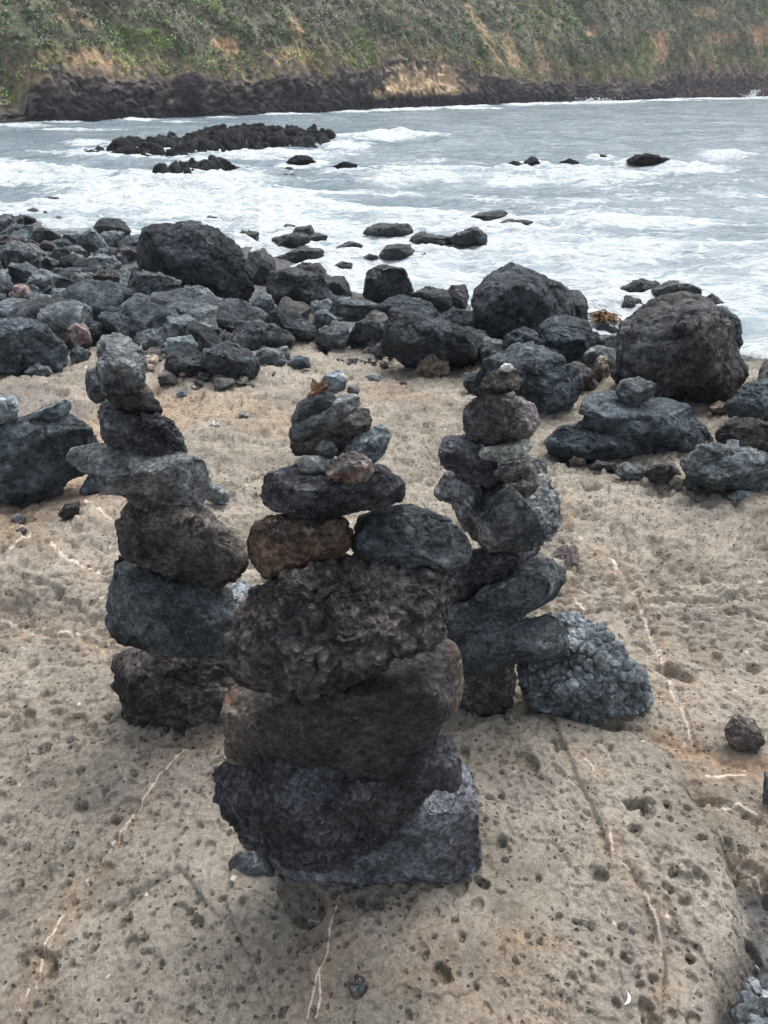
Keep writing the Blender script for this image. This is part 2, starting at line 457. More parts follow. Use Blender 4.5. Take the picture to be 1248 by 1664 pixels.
# broken ledges: short steps facing the viewer
led = pn(p3 * np.array([2.2, 4.0, 1]) + 40) + 0.5 * pn(p3 * np.array([6, 10, 1]) + 12) + 0.22 * fbm(p3 * 22, 3, .6)
z += 0.006 * sstep(-0.02, 0.03, led) + 0.006 * sstep(0.28, 0.31, led)
fr = pn(p3 * 3.3 + 77)
crag = fbm(p3 * 26 + 2, 4, 0.6)
z += crag * 0.0030 * (1 - .4 * sstep(1.2, 2, y)) * (1 + 1.6 * sstep(0.0, 0.4, fr))
w1, w2, _ = worley(np.stack([x * 30, y * 30, fr], -1) + 0.25 * pn(p3 * 40)[:, None])
z += 0.004 * sstep(0.02, 0.35, w2 - w1) * sstep(-0.1, 0.25, fr)
pm = 0.75 + 0.9 * pn(p3 * 2.6 + 21)
z += pits(x, y, 0.022, 0.0035, 0.0080, 0.42, 1.7, 1, pm) * fade_far
z += pits(x, y, 0.050, 0.006, 0.016, 0.46, 1.4, 2, pm) * fade_far
far_g = sstep(4.3, 4.9, y)
far_p = sstep(1.2, 2.2, y) * fade_far
z += pits(x, y * 1.4, 0.045, 0.005, 0.015, 0.6, 1.5, 4, 0.35 + 1.4 * sstep(-.1, .3, pn(p3 * 4 + 4))) * far_p
fv, fe = facets(np.stack([x * 4, y * 5, x * 0 + 2], -1) + .3 * np.stack([pn(p3 * 9), pn(p3 * 9 + 5), x * 0], -1))
z += (0.008 + .008 * sstep(1.4, 2.2, y)) * fv * sstep(.6, 1.2, y)
wq_ = .25 * fbm(p3 * 7 + 9, 3, .6)
mid = sstep(1.3, 1.9, y) * (1 - far_g)
for sc_, am_, sd_ in ((np.array([.9, 2.0, 1]), .016, 3), (np.array([1.7, 3.6, 1]), .009, 30)):
    l2 = pn(p3 * sc_ + sd_) + .35 * wq_
    z += am_ * (sstep(-.012, .012, l2) - .6) * mid - am_ * .45 * np.exp(-((l2 + .014) / .012) ** 2) * mid
ck = np.abs(pn(p3 * np.array([1.3, 2.4, 1]) + 55) + .3 * wq_)
z -= .010 * np.exp(-(ck / .010) ** 2) * mid
fv, fe = facets(np.stack([x * 13, y * 15, x * 0 + 2], -1) + .3 * np.stack([pn(p3 * 29), pn(p3 * 29 + 5), x * 0], -1))
z += 0.004 * fv * sstep(-.1, .3, pn(p3 * 3 + 50)) * sstep(.5, .8, y)
gou = ridge(np.stack([x * 5, y * 13, fr], -1), 3, .6)
z -= 0.010 * sstep(1.15, 1.45, gou) * far_p
z += pits(x, y, 0.17, 0.015, 0.040, 0.40, 0.85, 3) * fade_far
# the few large holes of the photograph
for px, py, r_, dp in [(583, 1622, .017, .024), (612, 1488, .017, .018), (782, 1452, .016, .028), (1030, 1328, .026, .04), (815, 1392, .020, .016),
                       (1045, 1648, .014, .03), (1010, 1575, .012, .02), (690, 1570, .009, .014), (122, 1222, .011, .03), (268, 1585, .008, .02),
                       (1095, 1478, .02, .008), (240, 1545, .008, .03), (50, 1395, .009, .02), (1125, 1275, .022, .012), (905, 1228, .012, .025),
                       (790, 1655, .012, .01), (985, 1545, .006, .012), (930, 1515, .007, .025), (1088, 1232, .01, .02), (312, 1500, .012, .02)]:
    c = at_z(np.array([px]), np.array([py]), np.zeros(1))[0]
    a = np.arctan2(y - c[1], x - c[0]); rad = r_ * (1 + 0.18 * np.sin(2 * a + px) + 0.12 * np.sin(3 * a + py))
    if px == 1030:
        dd = np.maximum(np.abs((x - c[0]) * 0.95 + (y - c[1]) * 0.2) / 0.033, np.abs((y - c[1]) * 1 - (x - c[0]) * 0.25) / 0.017)
    else: dd = np.hypot(x - c[0], y - c[1]) / rad
    z -= dp * (1 - sstep(0.7, 1.05, dd))
# pebbly bed under the boulders
far = sstep(4.4, 5.4, y - np.interp(x, _edx, _edy) + 4.7)
z += far * (fbm(p3 * 2.2 + 60, 3) * 0.06)
# colour masks
veinm = np.zeros(len(x)); halo = np.zeros(len(x))
for L, wd in VEINS:
    d, sg, run = seg_dist(x + pn(p3 * 22) * 0.003, y + pn(p3 * 25 + 5) * 0.003, L)
    wv = wd * 0.82 * sstep(-.22, -.1, pn(p3 * 6 + 44)) * (0.5 + 1.5 * np.clip(pn(p3 * 14 + 9) + 0.25, 0, 1) + 1.2 * sstep(0.28, 0.42, pn(p3 * 11 + 70)))
    veinm = np.maximum(veinm, 1 - sstep(0.5, 1.5, d / np.maximum(wv, (wv > 0) * .0021 * y)) * 1.0); halo = np.maximum(halo, np.exp(-(d / (wd * 9 + 0.015)) ** 2))
sp = pits(x, y, 0.11, 0.003, 0.008, 0.25, 1.0, 9)
veinm = np.maximum(veinm, sstep(-0.0015, -0.003, sp) * 0.0 + 0.9 * (sp < -0.002) * (pn(p3 * 90) > 0.05))
sand = np.maximum.reduce([sstep(-0.06, 0.10, sd_poly(x, y, SAND_L) + wob * 2), sstep(-0.05, 0.15, sd_poly(x, y, SAND_B) + wob * 2) * 0.7])
orange = np.maximum(.6 * sstep(-0.02, 0.04, sd_poly(x, y, CHANNEL) + wob * 1.5), 0.28 * halo)
orange = np.maximum(orange, 0.3 * sstep(0.26, 0.6, pn(p3 * 1.7 + 31) + 0.25 * fbm(p3 * 9, 3)))
dark = np.maximum(far, 0.9 * sstep(-0.01, 0.03, sdg))
dark = np.maximum(dark, 0.0)
purple = np.maximum(sstep(-0.03, 0.05, sd_poly(x, y, PURPLE) + wob), 0.6 * sstep(0.30, 0.45, pn(p3 * 5.5 + 91)) * shelf)

damp = sstep(1.75, 1.0, y + .35 * fbm(p3 * 1.6 + 3, 3))
m = NT('shelf_rock')
v = m.coord('Object')
n1 = m.noise(v, 3.0, 8, 0.6, 0.3)
col = m.mix(m.rng(n1, 0.41, 0.59), (0.188, 0.168, 0.137), (0.268, 0.242, 0.202))
col = m.mix(m.rng(m.noise(v, 9, 8, 0.65, 0.4), 0.5, 0.72), col, (0.17, 0.155, 0.13))
col = m.mix(m.math('MULTIPLY', m.attr('damp'), 0.55), col, m.mix(m.rng(m.noise(v, 6, 7, .6), .42, .58), (0.150, 0.138, 0.115), (0.235, 0.215, 0.180)))
col = m.mix(m.math('MULTIPLY', m.attr('orange'), m.rng(m.noise(v, 16, 6, 0.6), 0.3, 0.62)), col, (0.33, 0.205, 0.115))
col = m.mix(m.math('MULTIPLY', m.attr('sand'), 0.85), col, m.mix(m.rng(m.noise(v, 14, 8, 0.7), 0.3, 0.7), (0.245, 0.182, 0.125), (0.34, 0.28, 0.205)))
col = m.mix(m.math('MULTIPLY', m.attr('purple'), 0.6), col, (0.15, 0.13, 0.125))
col = m.mix(m.attr('dark'), col, m.mix(m.rng(m.noise(v, 18, 8, 0.7), 0.35, 0.65), (0.035, 0.038, 0.04), (0.115, 0.115, 0.11)))
fine = m.noise(v, 260, 6, 0.75)
grit = m.noise(v, 70, 6, 0.75)
col = m.mix(0.5, col, m.mix(m.rng(grit, 0.40, 0.60), (0.58, 0.56, 0.53), (1.35, 1.35, 1.35)), 'MULTIPLY')
col = m.mix(0.5, col, m.mix(m.rng(fine, 0.40, 0.60), (0.66, 0.66, 0.66), (1.3, 1.3, 1.3)), 'MULTIPLY')
flk = m.math('MULTIPLY', m.rng(m.vor(v, 75), 0.10, 0.05), m.rng(m.noise(v, 22, 3), 0.5, 0.62))
col = m.mix(m.math('MULTIPLY', flk, 0.8), col, (0.55, 0.52, 0.46))
po = m.math('MULTIPLY', m.rng(m.vor(m.warp(v, 60, 0.01), 48), 0.22, 0.10), m.rng(m.noise(v, 9, 4), 0.40, 0.58))
po2 = m.math('MULTIPLY', m.rng(m.vor(m.warp(v, 120, 0.006), 120), 0.26, 0.12), m.rng(m.noise(v, 5, 4), 0.48, 0.6))
po3 = m.math('MULTIPLY', m.rng(m.vor(m.warp(v, 30, 0.02), 27), 0.15, 0.10), m.rng(m.noise(v, 7, 4), 0.46, 0.56))
pore_shade = m.math('MULTIPLY', m.math('MAXIMUM', m.math('MAXIMUM', po, m.math('MULTIPLY', po2, .6)), po3), .72)
col = m.mix(pore_shade, col, (0.045, 0.036, 0.027))      # shade inside the small pits, darkened into the colour
col = m.mix(m.math('MULTIPLY', m.attr('vein'), 0.68), col, m.mix(m.rng(fine, 0.3, 0.7), (0.50, 0.42, 0.33), (0.85, 0.80, 0.72)))
m.l(col, m.b.inputs['Base Color'])
m.b.inputs['Roughness'].default_value = 0.88; m.b.inputs['Specular IOR Level'].default_value = 0.25
h = m.math('ADD', m.math('MULTIPLY', grit, 0.8), m.math('MULTIPLY', fine, 0.2))
h = m.math('ADD', h, m.math('MULTIPLY', m.noise(v, 24, 6, 0.6, 0.6), 0.6))
h = m.math('SUBTRACT', h, m.math('MULTIPLY', m.math('MAXIMUM', po, po3), 1.4)); h = m.math('SUBTRACT', h, m.math('MULTIPLY', po2, 0.5))
m.l(m.bump(h, 0.008, 1.0), m.b.inputs['Normal'])
GM = m.m
g = mesh_obj('ground', np.stack([x, y, z], -1), grid_faces(len(rr), len(th)), GM,
             attrs={'damp': ('F', damp), 'vein': ('F', veinm), 'orange': ('F', orange), 'sand': ('F', sand), 'dark': ('F', dark), 'purple': ('F', purple)})
tag(g, kind='structure')

# ------------------------------------------------------------------ stones
def outline_r(poly, c, th):
    """distance from c to the polygon along each angle (farthest crossing)"""
    out = np.zeros(len(th)); dx, dy = np.cos(th), np.sin(th)
    n = len(poly)
    for i in range(n):
        a = poly[i] - c; b = poly[(i + 1) % n] - c; e = b - a
        den = dx * e[1] - dy * e[0]
        den = np.where(np.abs(den) < 1e-9, 1e-9, den)
        t = (a[0] * e[1] - a[1] * e[0]) / den
        s = (a[0] * dy - a[1] * dx) / den
        ok = (s >= 0) & (s <= 1) & (t > 0)
        out = np.where(ok, np.maximum(out, t), out)
    return out

def smooth_ring(a, k):
    if k < 1: return a
    K = np.exp(-np.linspace(-2, 2, 2 * k + 1) ** 2); K /= K.sum()
    return np.convolve(np.concatenate([a[-k:], a, a[:k]]), K, 'valid')

def wz(q, f, k):
    return k * np.stack([pn(q * f + j * 9) for j in range(3)], -1)

def displace(V, N, S, style, rg, amp=1.0, Sa=None):
    """S sets the grain, Sa the height of the relief (smaller for thin slabs)"""
    Sa = S if Sa is None else Sa
    q = V / S + rg.uniform(-50, 50, 3); n = len(V)
    fa, ea = facets(q * 1.5 + wz(q, 2.2, .12))
    fb, eb = facets(q * 3.6 + wz(q, 5, .15))
    hi = fbm(q * 11, 3, .7)
    d = fbm(q * 1.3, 2) * 0.05
    if style == 'smooth':
        d += fa * .085 + fb * .020 + hi * .015 + ridge(q * 4, 3, .6) * .010
        d -= 0.035 * np.exp(-(pn(q * 1.1 + 7) / 0.02) ** 2) + 0.02 * np.exp(-(pn(q * np.array([2, 2, 4]) + 17) / 0.025) ** 2)
    elif style == 'rough':
        fc, ec = facets(q * 8.5 + wz(q, 12, .15))
        d += fa * .13 + fb * .050 + fc * .024 + hi * .018 + ridge(q * 2.6, 3, .6) * .015
        d -= 0.05 * np.exp(-(pn(q * 1.3 + 7) / 0.02) ** 2) * sstep(-0.2, 0.3, pn(q * 1.1 + 9)) + .02 * sstep(.06, 0, eb)
    elif style == 'crumbly':
        fr = np.clip(S / 0.040, 3.0, 5.5); qq = q + wz(q, 4, .16)
        f1, f2, i1 = worley(qq * fr); fc, ec = facets(qq * fr * 2.1)
        d += fa * .08 + fb * .03 + .17 * np.minimum(f2 - f1, .36) + .06 * (i1 - .5) * sstep(0, .12, f2 - f1) + fc * .040 - .02 * sstep(.1, 0, ec) + hi * .022
    elif style == 'scaly':
        qq = q * np.array([1, 1, 1.25]) + wz(q, 3, .2)
        fc, ec = facets(qq * 4.5); fd, ee = facets(qq * 10)
        d += fa * .06 + fc * .055 - .022 * sstep(.14, 0, ec) + fd * .022 + hi * .015
    elif style == 'layered':
        a = rg.uniform(-0.35, 0.35); ax = np.array([math.sin(a), -0.25, math.cos(a)]); ax /= np.linalg.norm(ax)
        t = (q @ ax) + 0.22 * pn(q * 1.5)
        st = t * 5 + .6 * pn(q * 2.2 + 5); fr_ = st - np.floor(st)
        d += fa * .10 + .055 * RND[(np.floor(st).astype(int)) & 255][:, 0] * sstep(0, .12, fr_) + .03 * fr_ + fb * .045 + hi * .024
        d -= .02 * sstep(.08, 0, fr_)
    elif style == 'bubble':
        qq = V / 0.025 + rg.uniform(-50, 50, 3); qq = qq + wz(qq, .6, .35)
        f1, f2, i1 = worley(qq); g1, g2, _ = worley(qq * 2.1)
        d += fa * .03 + (0.014 * np.sqrt(np.clip(1 - np.clip(f1, 0, 1) ** 2 * 1.2, 0, 1)) + 0.009 * np.minimum(f2 - f1, 0.25) / 0.25 + 0.004 * (1 - g1)) / S + hi * .008
    if style in ('rough', 'smooth', 'layered') and n > 2000:
        f1, f2, i1 = worley(q * 9)
        d -= 0.030 * (1 - sstep(0.14, 0.28, f1)) * sstep(0.0, 0.4, pn(q * 1.7 + 3))
        if n > 20000:
            g1, g2, j1 = worley(q * 20); d -= 0.014 * (1 - sstep(0.18, 0.34, g1)) * sstep(-.1, .3, pn(q * 2.3 + 13))
    return V + N * (d * Sa * amp)[:, None]

AWASH = []
def stone(name, poly, mat, label, Y=None, dy=0.0, tf=0.85, style='rough', seed=0, ncut=12, e=0.78, amp=1.0, sink=0.012,
          cat='stone', group=None, level=None, zbase=None, c_rng=(0.58, 0.88), topc=None):
    poly = P2(poly) if isinstance(poly, str) else poly
    rg = np.random.RandomState(seed * 131 + int(poly.sum()) % 9973)
    a = poly; b = np.roll(poly, -1, 0); cr = a[:, 0] * b[:, 1] - a[:, 1] * b[:, 0]
    area = abs(cr.sum()) / 2; c = ((a + b) * cr[:, None]).sum(0) / (3 * cr.sum())
    size = math.sqrt(area)
    k = int(poly[:, 1].argmax())
    if Y is None:
        bx = poly[poly[:, 1] > poly[:, 1].max() - 0.12 * np.ptp(poly[:, 1])][:, 0].mean()
        bx = np.clip(bx, -200, 1450)
        Y = (at_z(np.array([bx]), np.array([poly[k, 1]]), np.array([zbase]))[0] if zbase is not None else hit_ground(bx, poly[k, 1]))[1]
        Y += sink * 2
    Y += dy
    if level is None:
        level = 7 if size > 210 else 6 if size > 62 else 5 if size > 24 else 4 if size > 12 else 3
    U, F = ico(level)
    th_b = np.linspace(-math.pi, math.pi, 181)[:-1]
    rb = smooth_ring(outline_r(poly, c, th_b), 2)
    th_ = np.arctan2(-U[:, 2], U[:, 0]); rho = np.hypot(U[:, 0], U[:, 2])
    r_t = lambda t: np.interp(t, np.append(th_b, math.pi), np.append(rb, rb[0]))
    se = (rho ** (2 / e) + np.abs(U[:, 1]) ** (2 / e) + 1e-12) ** (-e / 2)      # superellipse profile
    R = r_t(th_) * rho * se
    px = c[0] + R * np.cos(th_); py = c[1] + R * np.sin(th_)
    Pm = at_y(px, py, Y); d = raydir(px, py); d /= np.linalg.norm(d, axis=1)[:, None]
    Cc = at_y(np.array([c[0]]), np.array([c[1]]), Y)[0]
    dist = (Cc - CAM)[1] * CP - (Cc - CAM)[2] * SP
    S = math.sqrt(area / math.pi) * dist / FPX
    T = tf * S
    V = Pm + d * (U[:, 1] * se * T)[:, None]
    V -= Cc
    tocam = (CAM - Cc) / np.linalg.norm(CAM - Cc)
    cuts = [np.array([rg.uniform(-.3, .3), rg.uniform(-.25, .15), 1.0]), np.array([rg.uniform(-.35, .35), -1.0, rg.uniform(-.55, -.15)]),
            np.array([rg.choice([-1, 1]) * 0.9, -0.7, 0.3])]
    while len(cuts) < ncut:
        n_ = rg.normal(size=3); n_ /= np.linalg.norm(n_)
        if n_ @ tocam > 0.15 or rg.rand() < 0.25: cuts.append(n_)
    for ic, n_ in enumerate(cuts[:ncut]):
        n_ = n_ / np.linalg.norm(n_); s = V @ n_; hmax = s.max() * (topc if ic == 0 and topc else rg.uniform(.5, .72) if ic == 0 else rg.uniform(.55, .78) if ic == 1 else rg.uniform(*c_rng))
        V = V - n_ * (np.maximum(0, s - hmax) * 0.93)[:, None]
    # bring the outline back to the traced one
    qx, qy = project(V + Cc); ta = np.arctan2(qy - c[1], qx - c[0]); ra = np.hypot(qx - c[0], qy - c[1])
    nb = 120; bi = ((ta + math.pi) / (2 * math.pi) * nb).astype(int) % nb
    mx = np.zeros(nb); np.maximum.at(mx, bi, ra)
    mx[mx == 0] = mx[mx > 0].mean()
    tb = (np.arange(nb) + 0.5) / nb * 2 * math.pi - math.pi
    ratio = smooth_ring(np.clip(r_t(tb) / mx, 0.6, 1.5), 3)
    f = np.interp(ta, tb, ratio, period=2 * math.pi)
    dep = (V + Cc - CAM)[:, 1] * CP - (V + Cc - CAM)[:, 2] * SP
    du = (qx - c[0]) * (f - 1) / FPX * dep; dv = -(qy - c[1]) * (f - 1) / FPX * dep
    V = V + du[:, None] * np.array([1, 0, 0]) + dv[:, None] * np.array([0, SP, CP])
    pc = poly - poly.mean(0); minor = math.sqrt(max(np.linalg.eigvalsh(np.cov(pc.T)).min(), 1e-6)) * 1.9 * dist / FPX
    V = displace(V, vnormals(V, F), S, style, rg, amp, min(S, minor))
    base = np.array([0, 0, V[:, 2].min()])
    if cat == 'sea rock': AWASH.append((Cc[0], Cc[1], np.ptp(V[:, 0]) / 2))
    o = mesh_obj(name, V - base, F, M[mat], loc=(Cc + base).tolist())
    tag(o, label, cat, group)
    return o

def hitY(px, py): return hit_ground(px, py)[1]
YF, YL, YR = hitY(590, 1456) + 0.015, hitY(285, 1194) + 0.02, hitY(790, 1163) + 0.03
GF, GL, GR = 'stones of the front cairn', 'stones of the left cairn', 'stones of the right cairn'

def cairn(Y0, grp, rows):
    for i, (nm, poly, mat, sty, dy, tf, kw, lab) in enumerate(rows):
        stone(nm, poly, mat, lab, Y=Y0, dy=dy, tf=tf, style=sty, seed=i + 3, group=grp, **kw)

cairn(YF, GF, [
 ('pebble', "370,1402 385,1385 415,1384 440,1405 470,1430 440,1438 400,1438 378,1430", 'blue', 'smooth', 0.03, .6, dict(amp=.6), "smooth blue-grey pebble wedged under the front cairn's bottom left"),
 ('base_slab', "380,1360 430,1340 520,1300 620,1262 700,1242 748,1232 770,1240 778,1300 782,1420 770,1445 720,1458 600,1462 500,1450 440,1425", 'scaly', 'scaly', 0.05, .55, dict(e=.45, amp=.65, ncut=6), "big grey scaly slab lowest in the front cairn, its square right end sticking out"),
 ('stone', "347,1275 355,1245 400,1225 500,1240 640,1240 725,1225 712,1270 660,1330 590,1390 540,1412 460,1405 400,1370 362,1325", 'black', 'crumbly', -0.03, .66, dict(amp=.85), "black lumpy boulder second from the bottom of the front cairn"),
 ('wedge_stone', "640,1268 660,1235 700,1205 728,1188 748,1222 752,1262 738,1288 700,1281 662,1284", 'black', 'rough', -0.03, .8, dict(), "small black wedge stone propping the right side of the front cairn"),
 ('stone', "358,1170 372,1112 480,1095 600,1060 700,1040 742,1034 752,1060 750,1085 756,1110 752,1150 720,1170 705,1212 655,1268 560,1280 460,1300 410,1299 385,1262 368,1230", 'block', 'smooth', 0.0, .5, dict(e=.5, ncut=9, amp=.5), "large flat-faced brown-black block in the middle of the front cairn, reddish at its ends"),
 ('stone', "375,1040 390,990 425,955 500,930 570,912 680,918 725,930 739,970 728,1030 716,1046 640,1062 590,1102 500,1130 430,1127 385,1112 371,1080", 'brownblk', 'crumbly', -0.05, .66, dict(e=.6), "wide knobbly dark brown boulder above the flat-faced block in the front cairn"),
 ('stone', "402,880 408,853 450,837 520,833 565,845 570,880 555,905 510,925 470,947 430,935 405,910", 'brown', 'crumbly', -0.01, .85, dict(amp=.8), "rusty brown stone with pale crystals, left of the blue-grey one in the front cairn"),
 ('stone', "566,865 580,845 610,828 650,820 700,828 745,855 768,885 765,915 740,925 690,920 640,926 600,916 572,895", 'blue', 'smooth', 0.01, .8, dict(ncut=14, amp=.8, topc=.5), "angular blue-grey stone at the front cairn's right, beside the rusty brown one"),
 ('flat_stone', "421,790 435,770 480,758 560,752 620,760 655,783 658,805 640,820 590,826 540,836 510,847 470,834 440,826 425,812", 'black', 'layered', 0.0, 1.0, dict(ncut=7, topc=.4), "wide flat black stone with ragged edges across two stones of the front cairn"),
 ('stone', "470,722 475,700 520,686 560,668 598,662 606,690 598,708 560,738 500,742 478,740", 'brownblk', 'layered', 0.09, .6, dict(amp=.7), "dark layered stone under the tilted slabs near the front cairn's top"),
 ('stone', "540,760 555,725 600,690 625,689 636,705 627,735 607,755 575,762", 'bluepale', 'rough', 0.08, .8, dict(amp=.8), "pale blue-grey pitted stone leaning at the right of the front cairn's tilted slabs"),
 ('flat_pebble', "520,752 530,744 552,744 556,756 540,764", 'pebble', 'smooth', 0.03, .7, dict(), "tiny flat grey pebble between the pale flat pebble and the reddish knobbly stone"),
 ('flat_pebble', "482,752 490,740 530,741 538,756 532,768 512,771 488,768", 'pebble', 'smooth', 0.0, .8, dict(amp=.5), "pale grey flat pebble on the left of the wide flat black stone"),
 ('stone', "528,768 545,745 575,732 600,743 608,765 590,786 570,789 545,782", 'redmix', 'rough', -0.03, .8, dict(), "knobbly pale stone with red patches on the wide flat black stone"),
 ('round_pebble', "511,730 522,715 542,718 550,733 540,747 520,745", 'grey', 'smooth', 0.01, .9, dict(e=.95, amp=.5), "small round dark grey pebble sitting on the pale flat pebble"),
 ('slab_stone', "468,708 475,690 530,663 560,640 583,640 585,662 545,692 500,717 478,722", 'grey', 'layered', 0.035, .55, dict(e=.55, ncut=5, amp=.7), "tilted brown-grey layered slab, second stone below the front cairn's top"),
 ('stone', "472,682 485,655 520,631 540,634 549,652 520,677 490,693 475,693", 'blue', 'smooth', 0.03, .45, dict(e=.6, ncut=12, amp=.6), "dark blue-grey angular stone lying on the tilted layered slab"),
 ('rusty_chip', "494,654 503,638 532,622 534,630 514,648 500,658", 'rust', 'smooth', 0.03, .5, dict(amp=.4), "rusty brown chip leaning at the front cairn's top left"),
 ('orange_chip', "505,636 508,612 516,622 532,618 534,627 515,636", 'rust', 'smooth', 0.035, .5, dict(amp=.4), "thin spiky orange chip standing beside the topmost blue pebble"),
 ('stone', "521,620 533,603 555,601 565,617 560,634 543,640 528,632", 'bluepale', 'smooth', 0.06, .8, dict(ncut=9, amp=.5), "blue-grey angular pebble topmost on the front cairn"),
 ('pebble', "563,634 568,627 577,626 585,632 582,641 568,642", 'purple', 'smooth', 0.06, .9, dict(), "little brown-grey pebble right of the topmost blue pebble"),
])
cairn(YL, GL, [
 ('stone', "193,1070 240,1045 330,1060 385,1065 400,1120 395,1190 365,1204 310,1197 240,1193 205,1172 195,1120", 'brownblk', 'layered', 0.03, .7, dict(e=.5, topc=.5), "brown-grey ledged block at the very bottom of the left cairn"),
 ('stone', "355,1010 365,960 395,938 415,962 412,1010 395,1050 370,1050", 'bluepale', 'smooth', 0.14, .8, dict(), "pale blue-grey rounded stone behind the left cairn's second block"),
 ('stone', "179,940 184,900 240,905 320,940 375,958 386,1010 380,1062 330,1073 250,1063 190,1046 173,1015", 'blue', 'rough', 0.0, .62, dict(e=.55, amp=.7), "smooth-sided blue-black block second from the bottom of the left cairn"),
 ('stone', "186,850 190,815 215,800 270,815 330,825 372,862 404,908 398,930 370,950 350,963 300,942 230,922 195,902", 'brownblk', 'crumbly', -0.02, .65, dict(amp=.8), "mottled brown and green stone with red spots in the middle of the left cairn"),
 ('slab_stone', "104,738 115,718 150,704 220,712 290,733 332,745 341,770 338,800 320,830 290,841 240,832 205,806 170,800 150,776 120,762", 'grey', 'smooth', -0.01, 1.0, dict(ncut=8, topc=.28), "broad pale grey slab jutting out to the left of the left cairn"),
 ('stone', "157,668 164,650 190,650 235,662 280,688 302,715 299,745 270,757 230,750 190,730 165,712", 'black', 'rough', 0.0, .8, dict(), "rounded black stone resting on the broad pale grey slab"),
 ('shard', "170,645 200,632 235,637 255,650 268,672 225,674 190,664", 'block', 'smooth', 0.0, .9, dict(ncut=7), "thin near-black pointed shard under the left cairn's top stone"),
 ('stone', "205,640 212,622 238,618 250,640 255,655 225,650", 'purple', 'rough', 0.05, .8, dict(), "grey-brown jagged fragment behind the pointed shard of the left cairn"),
 ('stone', "137,622 141,604 160,598 175,612 176,650 155,657 142,642", 'blue', 'smooth', 0.09, .8, dict(), "dark blue-grey stone poking out behind the left cairn's top stone"),
 ('stone', "157,572 165,549 200,544 230,562 241,590 236,618 225,638 190,645 165,635 156,602", 'grey', 'rough', 0.0, .85, dict(ncut=12), "craggy dark grey stone full of holes topmost on the left cairn"),
])
cairn(YR, GR, [
 ('stone', "690,1085 790,1068 836,1064 832,1152 800,1170 750,1166", 'brownblk', 'crumbly', 0.0, .7, dict(e=.6), "brown-black block at the foot of the right cairn, half hidden by the front cairn"),
 ('bubbly_boulder', "850,1085 860,1030 890,1005 935,1006 970,1020 1000,1058 1038,1098 1049,1150 1036,1186 1000,1191 950,1182 905,1168 884,1160 864,1125", 'bubble', 'bubble', 0.02, .75, dict(ncut=4, e=.75, level=7), "big blue-grey boulder with a bubbly cauliflower surface at the right cairn's foot"),
 ('slab_stone', "690,1060 780,1028 830,1018 890,992 922,1012 930,1058 900,1076 845,1077 760,1102 700,1100", 'blue', 'smooth', -0.04, .7, dict(topc=.45), "smooth dark teal slab bridging the brown-black block and the bubbly boulder"),
 ('slab_stone', "690,990 760,975 850,915 880,903 915,918 927,950 900,976 850,1002 800,1035 690,1062", 'blue', 'rough', 0.0, .7, dict(amp=.8), "tilted blue-black slab with a blunt right end, above the teal bridging slab"),
 ('slab_stone', "690,925 770,895 860,875 884,888 880,915 840,938 780,990 690,1005", 'black', 'layered', 0.03, .7, dict(), "dark layered slab under the two big grey stones of the right cairn"),
 ('stone', "702,802 713,775 745,758 785,780 812,830 800,880 780,888 755,862 735,818", 'grey', 'rough', 0.02, .8, dict(), "grey wedge of rock on the left side of the right cairn"),
 ('stone', "768,850 785,800 820,785 855,762 888,768 907,800 914,850 890,880 840,896 795,903 774,885", 'grey', 'rough', -0.01, .75, dict(), "largest grey stone of the right cairn, bulging to the right"),
 ('stone', "770,770 800,745 850,738 885,752 890,800 860,825 790,825", 'black', 'rough', 0.05, .8, dict(), "black rough stone at the back, beneath the pale flat stone of the right cairn"),
 ('stone', "712,732 722,708 760,706 795,735 815,775 800,792 765,785 735,764 715,752", 'black', 'crumbly', 0.0, .75, dict(amp=.8), "black porous stone sticking out left below the pale flat stone"),
 ('stone', "803,768 812,754 860,750 882,765 862,781 820,784", 'purple', 'layered', -0.03, .8, dict(), "small brown-purple layered stone right under the pale flat stone"),
 ('chip', "832,788 850,780 877,788 868,800 854,812", 'brownblk', 'smooth', -0.07, .6, dict(), "three-cornered brown chip lying on the largest grey stone"),
 ('flat_stone', "767,742 780,728 830,720 858,708 868,722 852,745 810,751 775,749", 'pale', 'rough', -0.01, .9, dict(amp=.7, ncut=7), "thin pale greenish-white flat stone near the top of the right cairn"),
 ('stone', "750,666 768,645 800,634 840,634 866,655 878,680 865,706 835,720 790,728 765,716 754,692", 'purple', 'rough', 0.0, .85, dict(ncut=10, amp=.8), "purple-grey faceted stone on top of the pale flat stone"),
 ('stone', "775,641 784,617 803,600 835,599 848,615 841,632 810,641 785,643", 'brownblk', 'rough', 0.0, .8, dict(), "dark stone with an orange patch under the white fragment"),
 ('white_fragment', "811,601 820,590 832,592 835,600 824,604", 'white', 'rough', -0.02, .9, dict(), "small bright white fragment topmost on the right cairn"),
])

GB = 'boulders along the edge of the rock shelf'
def boulders(grp, rows, cat='boulder', **base):
    for i, row in enumerate(rows):
        nm, poly, mat, sty = row[:4]; kw = dict(base); kw.update(row[4]); lab = row[5]
        stone(nm, poly, mat, lab, style=sty, seed=i + 50, group=grp, cat=kw.pop('cat', cat), **kw)

